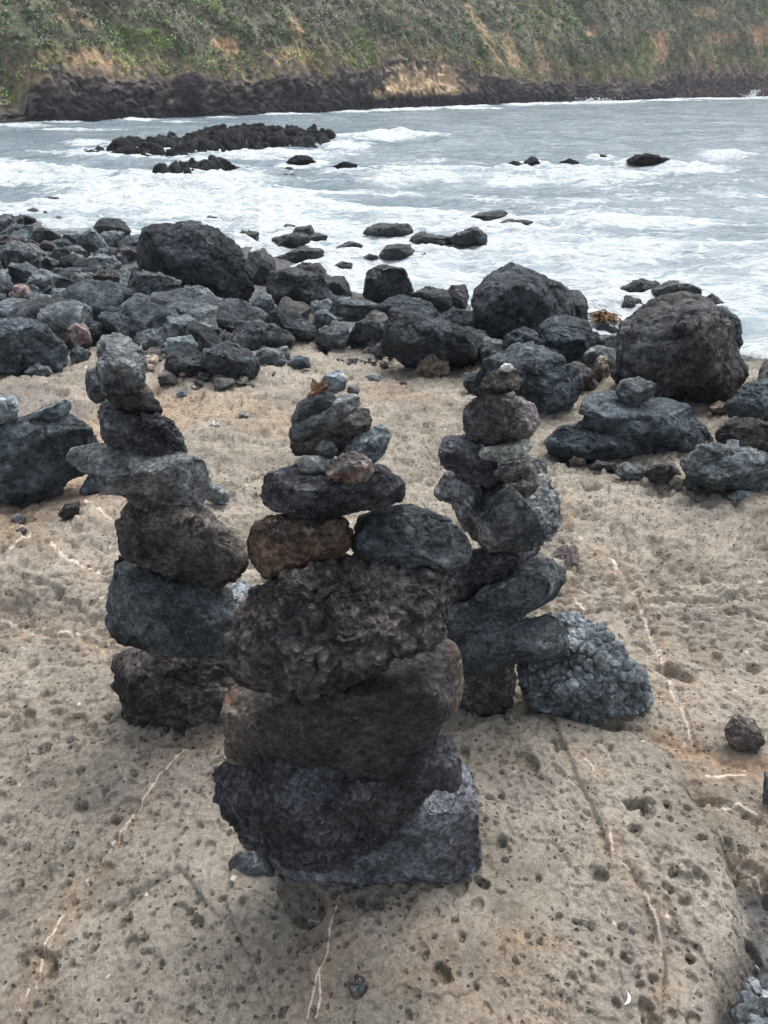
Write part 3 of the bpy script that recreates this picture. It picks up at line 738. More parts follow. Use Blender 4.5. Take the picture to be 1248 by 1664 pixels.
boulders(GB, [
 # right hand side
 ('boulder', "982,578 1008,532 1050,497 1110,474 1150,490 1190,525 1200,570 1212,620 1190,655 1130,660 1060,645 1010,612", 'b_brown', 'layered', dict(e=.95, ncut=10, amp=.8), "huge brown-black boulder with slanting ridges at the right, by the sea"),
 ('boulder', "1140,500 1175,497 1203,520 1208,560 1190,590 1160,570", 'b_blue', 'smooth', dict(dy=.15), "dark boulder shoulder right behind the huge ridged brown boulder"),
 ('boulder', "988,612 1008,577 1045,562 1085,577 1101,605 1092,632 1060,643 1015,634", 'b_black', 'smooth', dict(e=.85), "round black boulder leaning on the left foot of the huge brown boulder"),
 ('slab_boulder', "938,655 955,637 1000,638 1060,642 1125,655 1130,680 1165,712 1150,728 1090,748 1030,735 950,700", 'b_blue', 'smooth', dict(e=.6, tf=.65, dy=.06, ncut=6, topc=.35), "long dark blue slab with an egg-shaped stone on top"),
 ('egg_stone', "997,636 1008,618 1038,611 1066,622 1062,645 1035,659 1008,652", 'b_grey', 'smooth', dict(Y=hitY(1050, 747) + .1, e=.95), "egg-shaped grey stone resting on the long dark blue slab"),
 ('slab_boulder', "887,716 908,695 950,687 1030,699 1054,725 1042,746 980,756 930,754 893,738", 'b_blue', 'layered', dict(e=.7, tf=.65, ncut=7, topc=.4), "cracked blue-black slab lying left in front of the long slab"),
 ('boulder', "1104,747 1138,725 1200,721 1248,733 1275,770 1235,812 1180,803 1112,778", 'b_grey', 'rough', dict(), "folded grey boulder at the right edge above the tan shelf"),
 ('boulder', "1160,705 1195,678 1270,690 1275,735 1200,730 1165,722", 'b_brown', 'rough', dict(), "pale-flecked brown rock right behind the folded grey boulder"),
 ('boulder', "1175,660 1212,622 1280,605 1290,700 1220,692 1185,682", 'b_blue', 'rough', dict(), "cracked dark rock at the right edge, highest above the folded boulder"),
 ('stone', "1205,545 1248,532 1300,540 1300,562 1240,562 1212,558", 'b_wet', 'smooth', dict(), "wet black rock at the right edge among the foam"),
 ('stone', "1195,595 1205,585 1215,595 1218,618 1205,622", 'b_wet', 'smooth', dict(), "small wet rock behind the right foot of the huge brown boulder"),
 ('boulder', "766,540 770,470 800,444 832,432 880,443 922,470 938,505 932,545 880,565 830,565 780,558", 'b_black', 'smooth', dict(e=.8, ncut=9), "big rounded black boulder with a deep crack, left of the seaweed"),
 ('boulder', "912,520 917,466 945,459 953,480 958,535 935,555 915,545", 'b_black', 'smooth', dict(dy=.2), "upright dark block against the right side of the cracked black boulder"),
 ('boulder', "873,548 883,517 920,509 955,524 973,550 967,592 955,607 920,595 885,574", 'b_blue', 'smooth', dict(), "blocky blue-black boulder just right of the cracked black boulder's foot"),
 ('boulder', "806,575 820,540 852,531 892,548 920,585 900,610 840,610", 'b_blue', 'rough', dict(), "dark hummock behind the big boulder beside the right cairn's top"),
 ('boulder', "765,640 775,600 805,572 850,560 900,573 940,600 947,640 925,667 890,677 850,668 800,655", 'b_blue', 'rough', dict(e=.85), "big blue-black boulder directly behind the right cairn's top"),
 ('stone', "752,625 760,608 785,603 795,635 765,642", 'b_blue', 'smooth', dict(), "small rounded boulder left of the right cairn's top"),
 ('stone', "915,600 935,588 960,600 971,622 965,637 940,648 925,640", 'b_brown', 'rough', dict(dy=.05), "brown knobbly rock tucked at the right of the boulder behind the right cairn"),
 ('stone', "962,605 970,577 985,580 990,600 985,625 965,625", 'b_tan', 'rough', dict(), "tan rock post between the blocky boulder and the round black one"),
 # middle
 ('boulder', "617,562 638,503 690,508 742,528 772,545 778,580 766,602 700,594 650,587", 'b_black', 'rough', dict(e=.6), "large dark wedge boulder behind the tan rock, middle of the shore"),
 ('boulder', "590,480 596,440 618,430 655,431 665,452 675,490 640,500 605,495", 'b_wet', 'smooth', dict(e=.65), "tall squarish boulder standing against the foam in the middle"),
 ('boulder', "605,500 650,478 700,490 718,520 670,525 625,515", 'b_blue', 'smooth', dict(), "low boulder at the foot of the tall squarish one"),
 ('boulder', "665,478 690,466 725,470 738,505 700,508", 'b_wet', 'rough', dict(), "cracked wet rock right of the tall squarish boulder"),
 ('stone', "724,478 733,463 756,462 763,480 757,502 728,501", 'b_wet', 'smooth', dict(), "small wet cube-like rock with a rill of water beside it"),
 ('stone', "705,470 715,458 735,450 765,455 764,466 735,470", 'b_wet', 'rough', dict(dy=.3), "flat wet rocks just beyond the cube-like rock"),
 ('stone', "752,450 770,441 790,445 785,456 760,458", 'b_wet', 'smooth', dict(dy=.3), "low wet rock in foam left of the cracked black boulder's top"),
 ('boulder', "697,522 735,500 775,506 784,535 745,545", 'b_blue', 'smooth', dict(), "smooth boulder left against the foot of the cracked black boulder"),
 ('slab_boulder', "700,545 760,530 830,540 842,560 790,570 740,565", 'b_blue', 'smooth', dict(), "low smooth slab between the wedge boulder and the cracked black boulder"),
 ('stone', "772,570 790,548 817,555 816,592 790,602", 'b_grey', 'smooth', dict(), "grey stone squeezed right beside the large dark wedge boulder"),
 ('stone', "674,602 684,578 705,572 731,586 729,607 702,616", 'b_tan', 'rough', dict(ncut=13), "lone tan angular stone in front of the large wedge boulder"),
 ('stone', "603,572 613,558 635,557 643,572 636,585 612,582", 'b_grey', 'smooth', dict(e=.9), "grey-green egg stone at the left foot of the wedge boulder"),
 ('stone', "586,573 599,561 609,569 605,581 590,580", 'b_tan', 'smooth', dict(), "tiny pale stone left of the grey-green egg stone"),
 ('stone', "563,558 578,525 605,514 627,530 628,562 605,575 580,573", 'b_black', 'rough', dict(), "dark lumpy stone between the two-part grey stone and the wedge boulder"),
 ('stone', "512,556 520,537 545,520 566,532 568,550 563,563 540,571 520,567", 'b_grey', 'rough', dict(e=.85), "grey rounded stone with a bump, front of the pale upright stone"),
 ('stone', "508,545 511,508 525,501 545,514 556,538 530,552", 'b_grey', 'smooth', dict(), "pale upright stone behind the grey rounded one"),
 ('slab_boulder', "532,510 547,488 585,484 620,494 645,512 610,525 570,522", 'b_grey', 'rough', dict(e=.65), "long grey-topped slab with a dark underside in the middle"),
 ('boulder', "428,525 448,498 480,504 512,535 516,557 480,555 445,545", 'b_black', 'layered', dict(), "slanting black stone left of the pale upright stone"),
 ('slab_boulder', "378,548 383,520 420,519 460,534 478,553 470,567 430,568 395,563", 'b_grey', 'rough', dict(e=.65), "long low grey boulder lying on the tan shelf's edge"),
 ('boulder', "428,485 443,442 480,434 520,444 537,475 530,502 480,502 440,500", 'b_black', 'smooth', dict(e=.7), "big dark brown-black boulder with a cross crack, right of the huge black one"),
 ('boulder', "495,480 515,447 560,450 574,478 570,500 530,500", 'b_wet', 'smooth', dict(), "wet boulder right against the cross-cracked one, at the foam"),
 ('boulder', "470,450 488,426 520,428 532,447 515,462", 'b_wet', 'rough', dict(dy=.2), "wet rock peeking out behind the cross-cracked boulder"),
 ('boulder', "396,445 404,411 430,402 449,425 448,450 425,462 405,462", 'b_wet', 'smooth', dict(), "rounded dark boulder right of the huge black one"),
 ('boulder', "221,430 224,390 240,367 300,359 350,369 388,400 409,440 411,480 402,499 350,492 300,480 240,465", 'b_black', 'crumbly', dict(e=.7, amp=.45, tf=.6), "huge flat-sided black boulder standing highest on the left shore"),
 ('boulder', "278,485 300,464 330,467 370,489 388,512 372,525 330,522 300,506", 'b_grey', 'rough', dict(ncut=13), "grey boulder with a dark hollow at the foot of the huge black one"),
 ('slab_boulder', "350,500 385,490 430,505 455,528 430,540 390,530", 'b_blue', 'smooth', dict(), "sloping dark slab right of the hollowed grey boulder"),
 ('stone', "410,492 425,474 440,478 450,500 430,512 412,508", 'b_grey', 'rough', dict(), "small grey rock between the huge black and the cross-cracked boulders"),
 ('boulder', "220,518 233,492 260,480 285,489 289,515 272,528 235,528", 'b_blue', 'layered', dict(), "small layered black stone left below the hollowed grey boulder"),
 ('boulder', "203,478 213,440 260,443 297,460 290,482 245,498 215,492", 'b_grey', 'rough', dict(), "rough grey boulder at the left foot of the huge black one"),
 ('boulder', "266,592 274,573 305,564 340,579 351,600 341,612 300,615 274,608", 'b_black', 'smooth', dict(ncut=12), "black pointed boulder on the shelf's edge, right of the left cairn's top"),
 ('stone', "263,572 274,549 310,544 322,560 315,580 275,582", 'b_teal', 'smooth', dict(), "tan-topped grey stone behind the black pointed boulder"),
 ('boulder', "323,592 330,566 370,554 405,569 421,592 419,614 380,620 350,609", 'b_black', 'smooth', dict(e=.85), "round-backed black boulder right of the black pointed one"),
 ('stone', "213,558 224,538 255,534 267,560 252,578 228,575", 'b_grey', 'crumbly', dict(amp=.7), "knobbly brown-grey stone just right above the left cairn's top"),
 ('stone', "411,582 429,562 455,569 468,587 450,600 420,600", 'b_grey', 'rough', dict(ncut=13), "small green-grey angular stone on the tan shelf"),
 ('stone', "449,577 454,560 468,561 472,585 460,590", 'b_grey', 'smooth', dict(), "little upright stone right beside the green-grey angular one"),
 ('stone', "464,592 480,577 502,581 506,597 480,601", 'b_blue', 'smooth', dict(), "flat dark bluish stone right of the little upright stone"),
 ('stone', "228,545 245,527 290,530 297,547 265,553", 'b_blue', 'smooth', dict(), "dark flat rock under the small layered black stone"),
 ('stone', "283,530 298,510 325,523 328,545 305,550", 'b_grey', 'rough', dict(), "grey cracked stone below the hollowed grey boulder"),
 ('stone', "334,548 345,530 361,534 362,553 345,556", 'b_black', 'smooth', dict(), "small black stone left of the long low grey boulder"),
 ('stone', "350,550 364,536 379,545 373,560 358,560", 'b_brown', 'smooth', dict(), "round brownish stone touching the long low grey boulder"),
 # left
 ('boulder', "-40,600 -40,525 30,517 70,529 100,558 111,592 101,604 50,608 0,604", 'b_blue', 'rough', dict(), "big blue-black boulder at the left edge where the tan shelf begins"),
 ('stone', "96,560 104,536 125,519 145,534 148,563 130,570", 'b_pink', 'smooth', dict(ncut=13), "grey stone with a pinkish face right of the big left-edge boulder"),
 ('stone', "112,577 124,560 149,574 141,588 118,590", 'b_grey', 'smooth', dict(), "small split grey stone below the pinkish-faced one"),
 ('stone', "37,607 58,589 80,597 89,608 60,612", 'b_grey', 'rough', dict(), "small grey stone in front of the big left-edge boulder"),
 ('boulder', "-60,790 -60,690 20,682 100,664 142,688 163,722 150,765 100,792 60,817 20,825 -30,822", 'b_blue', 'smooth', dict(e=.65, tf=.7), "large blue-grey boulder at the left edge with a flat stone lying on it"),
], sink=.02)
boulders('stones lying on the left-edge boulder', [
 ('flat_stone', "39,683 68,661 108,649 122,661 102,680 52,688", 'b_teal', 'smooth', dict(Y=hitY(60, 815) + .02, cat='stone'), "flat pale blue stone lying on the large left-edge boulder"),
 ('stone', "-40,700 -30,648 10,639 29,650 26,680 5,697", 'b_teal', 'rough', dict(Y=hitY(60, 815) - .02, cat='stone'), "pale block cut by the picture's left edge beside the flat pale blue stone"),
])
boulders('loose stones lying on the tan shelf', [
 ('stone', "126,800 143,773 172,784 162,802 140,806", 'b_blue', 'smooth', dict(), "dark angular stone under the left cairn's jutting slab"),
 ('stone', "94,838 104,820 131,813 128,835 106,845", 'b_brown', 'rough', dict(), "brown-grey chunk left of the left cairn, at the sandy hollow"),
 ('stone', "1177,1185 1193,1160 1225,1168 1244,1205 1228,1224 1190,1222", 'brownblk', 'crumbly', dict(amp=.7), "lone dark porous stone on the shelf at the right"),
 ('stone', "1238,1295 1243,1255 1275,1250 1285,1310 1250,1315", 'blue', 'smooth', dict(), "dark blue stone cut by the right edge below the lone dark porous stone"),
 ('stone', "1202,1532 1209,1516 1226,1522 1223,1546 1208,1550", 'rust', 'crumbly', dict(zbase=-.08), "brick-red stone in the gully at the lower right"),
 ('stone', "330,800 344,784 373,799 373,815 350,820 335,812", 'bluepale', 'smooth', dict(), "pale blue elongated stone just right of the left cairn's jutting slab"),
 ('stone', "387,677 394,668 404,674 401,683 390,684", 'grey', 'smooth', dict(), "small dark pebble on the tan shelf between the left and front cairns"),
 ('stone', "921,748 934,732 953,744 951,758 925,759", 'b_tan', 'rough', dict(), "small brown stone under the left end of the cracked slab"),
 ('stone', "955,760 970,748 1000,752 1003,766 970,768", 'b_brown', 'rough', dict(), "flat brown pebbly stone right of the small brown stone, under the cracked slab"),
 ('stone', "998,768 1012,750 1045,757 1049,775 1015,780", 'b_grey', 'smooth', dict(), "grey stone right of the flat brown pebbly one below the slabs"),
 ('stone', "1047,770 1060,749 1095,751 1107,770 1090,786 1055,783", 'b_brown', 'rough', dict(), "dark purplish stone between the long slab and the folded grey boulder"),
 ('stone', "1085,784 1098,771 1113,776 1110,791 1090,792", 'b_tan', 'smooth', dict(e=.95), "small tan pebble left of the grey stone under the folded boulder"),
 ('stone', "1109,783 1122,765 1150,779 1148,795 1115,796", 'b_teal', 'smooth', dict(ncut=13), "grey angular stone at the left foot of the folded grey boulder"),
 ('stone', "1183,806 1203,792 1223,805 1217,816 1190,816", 'b_teal', 'smooth', dict(), "small blue-grey stone right in front of the folded grey boulder"),
 ('stone', "1150,662 1168,650 1190,660 1186,675 1158,674", 'b_tan', 'smooth', dict(), "tan stone under the right side of the huge brown boulder"),
 ('pebble', "285,640 293,632 303,635 304,643 290,646", 'bluepale', 'smooth', dict(amp=.4), "small blue pebble on the sandy patch right of the left cairn's top"),
 ('pebble', "16,842 28,834 43,840 40,849 22,851", 'grey', 'smooth', dict(amp=.4), "grey pebble in the sandy hollow at the left edge"),
 ('pebble', "25,862 36,855 46,861 40,869 28,868", 'purple', 'smooth', dict(amp=.4), "purple-grey pebble below the grey one in the sandy hollow"),
 ('pebble', "498,1500 506,1490 520,1492 526,1503 518,1513 503,1512", 'grey', 'smooth', dict(amp=.5, tf=.3), "grey pebble set in the rock below the front cairn"),
 ('pebble', "1122,1382 1130,1374 1145,1380 1146,1388 1128,1390", 'brownblk', 'smooth', dict(), "small dark stone on the shelf at the lower right"),
 ('pebble', "340,690 348,684 358,690 352,697", 'pebble', 'smooth', dict(), "small pale pebble right of the left cairn's shard"),
 ('pebble', "592,612 604,606 620,610 616,618 598,619", 'pebble', 'smooth', dict(), "flat grey-green pebble on the shelf behind the front cairn's top"),
], cat='stone', sink=.004)
GLF = 'rocks of the boulder beach at the left'
boulders(GLF, [
 ('rock', "43,342 54,337 67,344 63,353 49,352", 'b_wet', 'smooth', dict(), "small black wet rock, farthest out on the left shore"),
 ('rock', "61,353 74,343 89,352 84,359 66,359", 'b_wet', 'smooth', dict(), "black wet rock right against the farthest small one"),
 ('rock', "81,362 94,350 106,357 101,367 84,367", 'b_wet', 'smooth', dict(), "dark pointed rock at the left shore's foam edge"),
 ('rock', "99,368 114,355 131,362 127,371 104,372", 'b_blue', 'smooth', dict(), "low grey-blue rock between the pointed rock and the domed one"),
 ('rock', "148,380 160,357 180,351 202,360 214,377 203,389 170,392 156,388", 'b_wet', 'smooth', dict(), "domed wet boulder at the foam edge, left of the huge black boulder"),
 ('rock', "121,404 134,378 150,369 166,385 179,408 172,418 150,417 125,413", 'b_grey', 'smooth', dict(ncut=9), "cone-shaped grey boulder in front of the domed wet one"),
 ('rock', "47,389 54,372 75,371 101,385 107,399 80,399 55,397", 'b_black', 'rough', dict(), "long black rock left of the cone-shaped boulder"),
 ('rock', "-4,382 20,364 56,368 48,384 10,390", 'b_grey', 'smooth', dict(), "pale smooth rock by the puddle at the far left"),
 ('rock', "19,362 40,349 61,357 45,367 25,367", 'b_wet', 'rough', dict(), "jagged low wet rock at the far left shore"),
 ('rock', "-14,360 8,346 23,354 7,364", 'b_wet', 'smooth', dict(), "wet rock cut by the left edge at the far shore"),
 ('rock', "100,395 104,376 125,374 140,388 128,402", 'b_grey', 'smooth', dict(), "grey rock tucked left of the cone-shaped boulder"),
 ('rock', "-14,405 4,381 36,387 47,398 15,409", 'b_brown', 'rough', dict(), "brownish rock at the left edge above the broad grey one"),
 ('rock', "36,400 50,388 62,398 52,404", 'b_brown', 'smooth', dict(), "small brownish rock between two broad ones at the left"),
 ('rock', "0,442 -4,405 20,391 60,399 76,407 68,430 40,446 20,452", 'b_grey', 'rough', dict(e=.8), "broad grey rock with a crumpled side at the left edge"),
 ('rock', "60,402 72,390 95,395 92,408 70,410", 'b_brown', 'smooth', dict(), "low brown-grey rock under the long black one"),
 ('rock', "73,420 90,403 130,400 143,413 115,433 88,430", 'b_grey', 'rough', dict(), "grey rock with a dark hollow, left of the tan-sided one"),
 ('rock', "104,430 117,410 131,415 134,438 117,445", 'b_tan', 'smooth', dict(), "yellowish-tan sided rock in the left beach"),
 ('rock', "129,436 150,412 186,415 198,433 190,449 155,449", 'b_grey', 'rough', dict(), "grey rock with a dark notch below the cone-shaped boulder"),
 ('rock', "150,454 160,437 205,440 212,466 182,470", 'b_brown', 'smooth', dict(), "smooth brown-grey slab left of the huge black boulder's foot"),
 ('rock', "180,412 196,398 222,402 222,425 195,430", 'b_brown', 'rough', dict(), "brownish rock directly left of the huge black boulder"),
 ('rock', "200,395 214,385 224,392 222,402 205,402", 'b_wet', 'smooth', dict(), "small wet rock in the pool left of the huge black boulder"),
 ('rock', "-30,462 0,438 30,434 41,448 36,464 5,474", 'b_teal', 'smooth', dict(), "pale teal-grey flat-topped rock at the left edge"),
 ('rock', "40,432 50,418 62,424 76,444 60,450", 'b_grey', 'smooth', dict(), "wedge-shaped rock beside the pale teal-grey one"),
 ('rock', "62,425 72,414 102,428 90,448 74,446", 'b_grey', 'smooth', dict(), "smooth slanting grey rock in the left beach's centre"),
 ('rock', "74,454 90,434 116,440 111,464 85,465", 'b_blue', 'rough', dict(), "dark speckled rock below the tan-sided one"),
 ('rock', "38,466 55,441 80,449 92,472 70,483 45,477", 'b_grey', 'rough', dict(), "rounded grey rock above the reddish one"),
 ('rock', "103,466 120,443 150,444 166,466 145,480 120,480", 'b_grey', 'layered', dict(), "wrinkled grey rock left of the small black one"),
 ('rock', "104,452 111,443 124,445 120,455 108,456", 'b_black', 'smooth', dict(), "tiny black rock atop the wrinkled grey one"),
 ('rock', "88,470 92,456 106,463 104,480 94,480", 'b_teal', 'smooth', dict(), "small pale stone left of the wrinkled grey rock"),
 ('rock', "13,484 25,458 45,464 52,480 78,486 62,502 35,498", 'b_pink', 'rough', dict(), "reddish-pink rock in the left beach"),
 ('rock', "72,496 85,471 110,468 132,485 127,508 90,513", 'b_grey', 'rough', dict(), "grey ridged rock between the reddish one and the black one"),
 ('rock', "118,506 130,488 150,489 174,505 166,527 140,524", 'b_grey', 'smooth', dict(ncut=10), "smooth faceted grey rock with a dark end face"),
 ('rock', "142,485 154,471 181,479 193,495 180,509 158,505", 'b_black', 'rough', dict(), "small jet-black rock among grey ones"),
 ('rock', "-5,515 8,502 45,504 54,515 22,524", 'b_tan', 'layered', dict(), "pale tan layered rock above the big left-edge boulder"),
 ('rock', "48,520 70,499 100,513 107,531 70,528", 'b_blue', 'rough', dict(), "dark grey rock right of the pale tan layered one"),
 ('rock', "169,508 180,502 197,510 186,520 172,518", 'b_tan', 'smooth', dict(mat2=0) if False else dict(), "small orange-tan stone under the jet-black rock"),
 ('rock', "163,534 180,515 215,515 227,531 200,548 170,543", 'b_brown', 'smooth', dict(), "smooth warm grey rock below the orange-tan stone"),
 ('rock', "165,548 178,530 195,538 192,551 172,552", 'b_pink', 'rough', dict(), "small brown-pink stones' largest, left of the knobbly brown-grey stone"),
 ('rock', "193,505 210,489 227,504 217,523 198,519", 'b_blue', 'smooth', dict(), "blue-grey stone left of the small layered black stone"),
 ('rock', "72,540 90,519 112,521 102,548 85,552", 'b_grey', 'smooth', dict(), "grey stone behind the pinkish-faced one"),
 ('rock', "138,552 150,522 165,530 168,556 152,562", 'b_black', 'smooth', dict(), "dark shaded stone right of the pinkish-faced one"),
 ('rock', "-30,510 -12,474 10,477 12,501 0,508", 'b_grey', 'rough', dict(), "rough rock at the left edge under the pale teal-grey one"),
 ('rock', "185,480 195,462 215,470 214,492 196,497", 'b_grey', 'rough', dict(), "grey cracked stone at the foot of the rough grey boulder"),
 ('rock', "-30,430 -12,408 2,412 0,440 -20,446", 'b_grey', 'smooth', dict(), "grey rock cut by the left edge beside the broad crumpled one"),
], cat='rock', sink=.03)

GS = 'rocks awash in the surf'
boulders(GS, [
 ('sea_rock', "588,378 610,363 665,364 674,379 640,388 600,388", 'b_wet', 'smooth', dict(), "long flat-topped rock in the surf with water running off it"),
 ('sea_rock', "664,392 680,377 735,387 737,402 690,402", 'b_wet', 'rough', dict(), "low ragged rock in the surf left of the knob-like one"),
 ('sea_rock', "722,388 745,380 755,374 776,367 792,382 791,404 750,402", 'b_wet', 'rough', dict(), "knob-like black rock in the surf with a long low tail"),
 ('sea_rock', "545,403 568,391 592,399 582,412 560,412", 'b_wet', 'smooth', dict(), "half-sunk rounded rock alone in the white water"),
 ('sea_rock', "615,415 628,398 665,397 675,413 645,426 622,426", 'b_wet', 'smooth', dict(), "humped rock in the surf straight above the tall squarish boulder"),
 ('sea_rock', "432,404 445,386 490,377 512,388 480,406 450,410", 'b_wet', 'rough', dict(), "ragged dark rock in the surf right behind the huge black boulder"),
 ('sea_rock', "470,388 480,370 505,365 512,380 490,390", 'b_wet', 'smooth', dict(), "small rock in the surf under a sheet of white water"),
 ('sea_rock', "442,420 470,410 490,401 527,404 522,420 480,428 450,428", 'b_wet', 'rough', dict(), "flat dark rock at the edge of the pale pool"),
 ('sea_rock', "394,358 400,348 415,347 421,356 412,364 400,364", 'b_wet', 'smooth', dict(), "little round rock in the breaking wave"),
 ('sea_rock', "383,388 393,374 421,377 418,397 390,398", 'b_wet', 'rough', dict(), "jagged dark rock just right of the huge black boulder's top"),
 ('sea_rock', "330,362 338,351 352,352 360,360 345,366", 'b_wet', 'rough', dict(), "dark tip of rock behind the huge black boulder's top"),
 ('sea_rock', "754,357 780,345 820,341 832,352 800,364 765,360", 'b_wet', 'smooth', dict(), "long low black rock farther out above the knob-like one"),
 ('sea_rock', "798,368 825,356 872,359 852,370 810,373", 'b_wet', 'rough', dict(), "thin low rock right of the long low black one"),
 ('sea_rock', "66,326 75,319 98,321 92,330 72,330", 'b_wet', 'smooth', dict(), "lone flat rock in the water at the far left"),
 ('sea_rock', "462,265 480,252 502,254 519,265 490,270", 's_wet', 'smooth', dict(), "flat black rock right of the nearer reef"),
 ('sea_rock', "536,272 560,263 583,268 572,279 545,279", 's_wet', 'smooth', dict(), "small black rock alone, right of the flat one by the nearer reef"),
 ('sea_rock', "818,272 835,261 852,267 847,278 825,278", 's_wet', 'smooth', dict(), "leftmost dark rock of the small line of rocks out right"),
 ('sea_rock', "846,268 864,254 885,261 872,274 852,274", 's_wet', 'smooth', dict(), "second rock of the line out right, taller than the first"),
 ('sea_rock', "905,266 925,257 942,264 930,270", 's_wet', 'smooth', dict(), "low washed-over rock in the middle of the line out right"),
 ('sea_rock', "965,258 975,251 991,254 986,261 970,261", 's_wet', 'smooth', dict(), "small dark rock nearly touching the widest one out right"),
 ('sea_rock', "1011,265 1030,252 1060,250 1089,258 1086,269 1040,270", 's_wet', 'rough', dict(), "widest dark rock of the line out right"),
 ('sea_rock', "1000,472 1040,452 1070,458 1072,474 1035,482", 'b_wet', 'rough', dict(), "left lobe of the flat wet ledge behind the huge brown boulder"),
 ('sea_rock', "1055,470 1088,455 1130,465 1150,480 1115,492 1070,488", 'b_wet', 'rough', dict(), "middle of the flat wet ledge behind the huge brown boulder"),
 ('sea_rock', "1135,488 1158,476 1183,496 1170,505 1145,505", 'b_wet', 'smooth', dict(), "right tip of the flat wet ledge behind the huge brown boulder"),
 ('sea_rock', "952,497 985,486 1010,490 1008,502 970,506", 'b_wet', 'smooth', dict(), "wet rock just behind the clump of brown seaweed"),
 ('sea_rock', "1008,505 1016,480 1042,486 1046,506 1025,514", 'b_wet', 'rough', dict(), "dark wet rock right of the clump of brown seaweed"),
 ('sea_rock', "965,540 972,526 1000,532 1005,541 985,544", 'b_wet', 'smooth', dict(), "small wet rock just below the clump of brown seaweed"),
 ('sea_rock', "540,432 556,424 575,428 570,438 548,440", 'b_wet', 'smooth', dict(), "small low rock in foam above the wet boulder beside the cross-cracked one"),
 ('sea_rock', "588,420 600,412 616,416 612,426 596,428", 'b_wet', 'smooth', dict(), "small dark rock in the surf left below the humped rock"),
 ('sea_rock', "676,418 690,410 708,414 702,424 684,425", 'b_wet', 'smooth', dict(), "small dark rock in the surf right of the humped rock"),
 ('sea_rock', "498,386 515,378 534,384 528,394 506,395", 'b_wet', 'rough', dict(), "broken rock in the surf between the ragged one and the long flat-topped one"),
 ('sea_rock', "455,372 464,364 480,366 478,376 462,378", 'b_wet', 'smooth', dict(), "little rock in the surf right of the round one in the breaking wave"),
], cat='sea rock', zbase=ZW + .02, sink=.0)

# ---- small stones filling the gaps between the boulders
rg = np.random.RandomState(5)
def blob_stone(name, P, r, mat, label, group, cat='stone', level=3, flat=0.7, style='rough', parent=None):
    U, F = ico(level)
    V = np.sign(U) * np.abs(U) ** .85 * (r * rg.uniform(.8, 1.25, 3) * np.array([1.15, 1, flat]))
    for _ in range(10):
        n_ = rg.normal(size=3); n_ /= np.linalg.norm(n_); s = V @ n_
        V = V - n_ * np.maximum(0, s - s.max() * rg.uniform(.5, .82))[:, None]
    a = rg.uniform(0, 6.28); ca, sa = math.cos(a), math.sin(a)
    V = V @ np.array([[ca, sa, 0], [-sa, ca, 0], [0, 0, 1.0]])
    V = displace(V, vnormals(V, F), r, style, rg, .8)
    b = V[:, 2].min()
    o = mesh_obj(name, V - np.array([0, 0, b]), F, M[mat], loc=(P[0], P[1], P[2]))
    return tag(o, label, cat, group)

def scatter(polys, n, rmin, rmax, mats, label, group, name='stone', level=3, embed=0.25, pw=2.0):
    L = [P2(s) for s in polys]; k = 0
    while k < n:
        pl = L[rg.randint(len(L))]
        px = rg.uniform(pl[:, 0].min(), pl[:, 0].max()); py = rg.uniform(pl[:, 1].min(), pl[:, 1].max())
        if not in_poly(np.array([px]), np.array([py]), pl)[0]: continue
        P = hit_ground(px, py); r = rmin + (rmax - rmin) * rg.rand() ** pw
        P[2] -= embed * r
        blob_stone(name, P, r, mats[rg.randint(len(mats))], label, group, level=level); k += 1

scatter(["-60,590 -60,420 0,370 210,385 225,470 300,520 420,540 420,590 250,560 110,560"], 150, .07, .24, ['b_grey', 'b_blue', 'b_blue', 'b_blue', 'b_black', 'b_grey', 'b_black'],
        "grey stone filling a gap between the bigger rocks of the left beach", "small rocks between the boulders at the left", level=4)
scatter(["420,560 440,450 600,500 770,520 780,590 620,570", "780,580 960,520 990,600 960,640 800,620"], 55, .05, .17, ['b_grey', 'b_blue', 'b_black', 'b_brown'],
        "dark stone filling a gap between the boulders in the middle", "small stones between the boulders in the middle", level=4)
scatter(["255,610 430,600 460,620 380,640 262,630", "210,575 265,580 268,605 215,600", "395,540 470,560 440,575 400,565"], 40, .02, .055, ['b_brown', 'b_tan', 'b_grey', 'b_pink'],
        "small brown-grey cobble at the foot of the black boulders", "cobbles at the foot of the black boulders", pw=1.4)
scatter(["700,590 800,590 790,620 650,600", "900,755 1110,790 1220,815 1100,800 900,765", "540,585 660,590 650,600 560,595", "480,600 640,618 720,640 500,610"], 40, .012, .035, ['b_brown', 'b_tan', 'b_grey', 'b_grey'],
        "little loose pebble on the tan shelf below the boulders", "pebbles along the shelf's upper edge", name='pebble', pw=1.4)
scatter(["1180,1600 1215,1590 1260,1600 1260,1680 1195,1680"], 26, .008, .022, ['blue', 'black', 'blue', 'scaly', 'pebble'],
        "dark blue-grey pebble in the gully at the lower right corner", "pebbles in the gully at the lower right", name='pebble', pw=1.2)
scatter(["-520,560 -420,400 -110,372 -110,600 -400,640"], 40, .16, .42, ['b_grey', 'b_blue', 'b_black', 'b_grey'],
        "dark beach boulder beyond the picture's left edge", "boulders beyond the left edge", name='boulder', level=5)
scatter(["1340,560 1700,540 1900,640 1500,690 1345,660"], 26, .14, .40, ['b_grey', 'b_blue', 'b_black', 'b_brown'],
        "dark beach boulder beyond the picture's right edge", "boulders beyond the right edge", name='boulder', level=5)
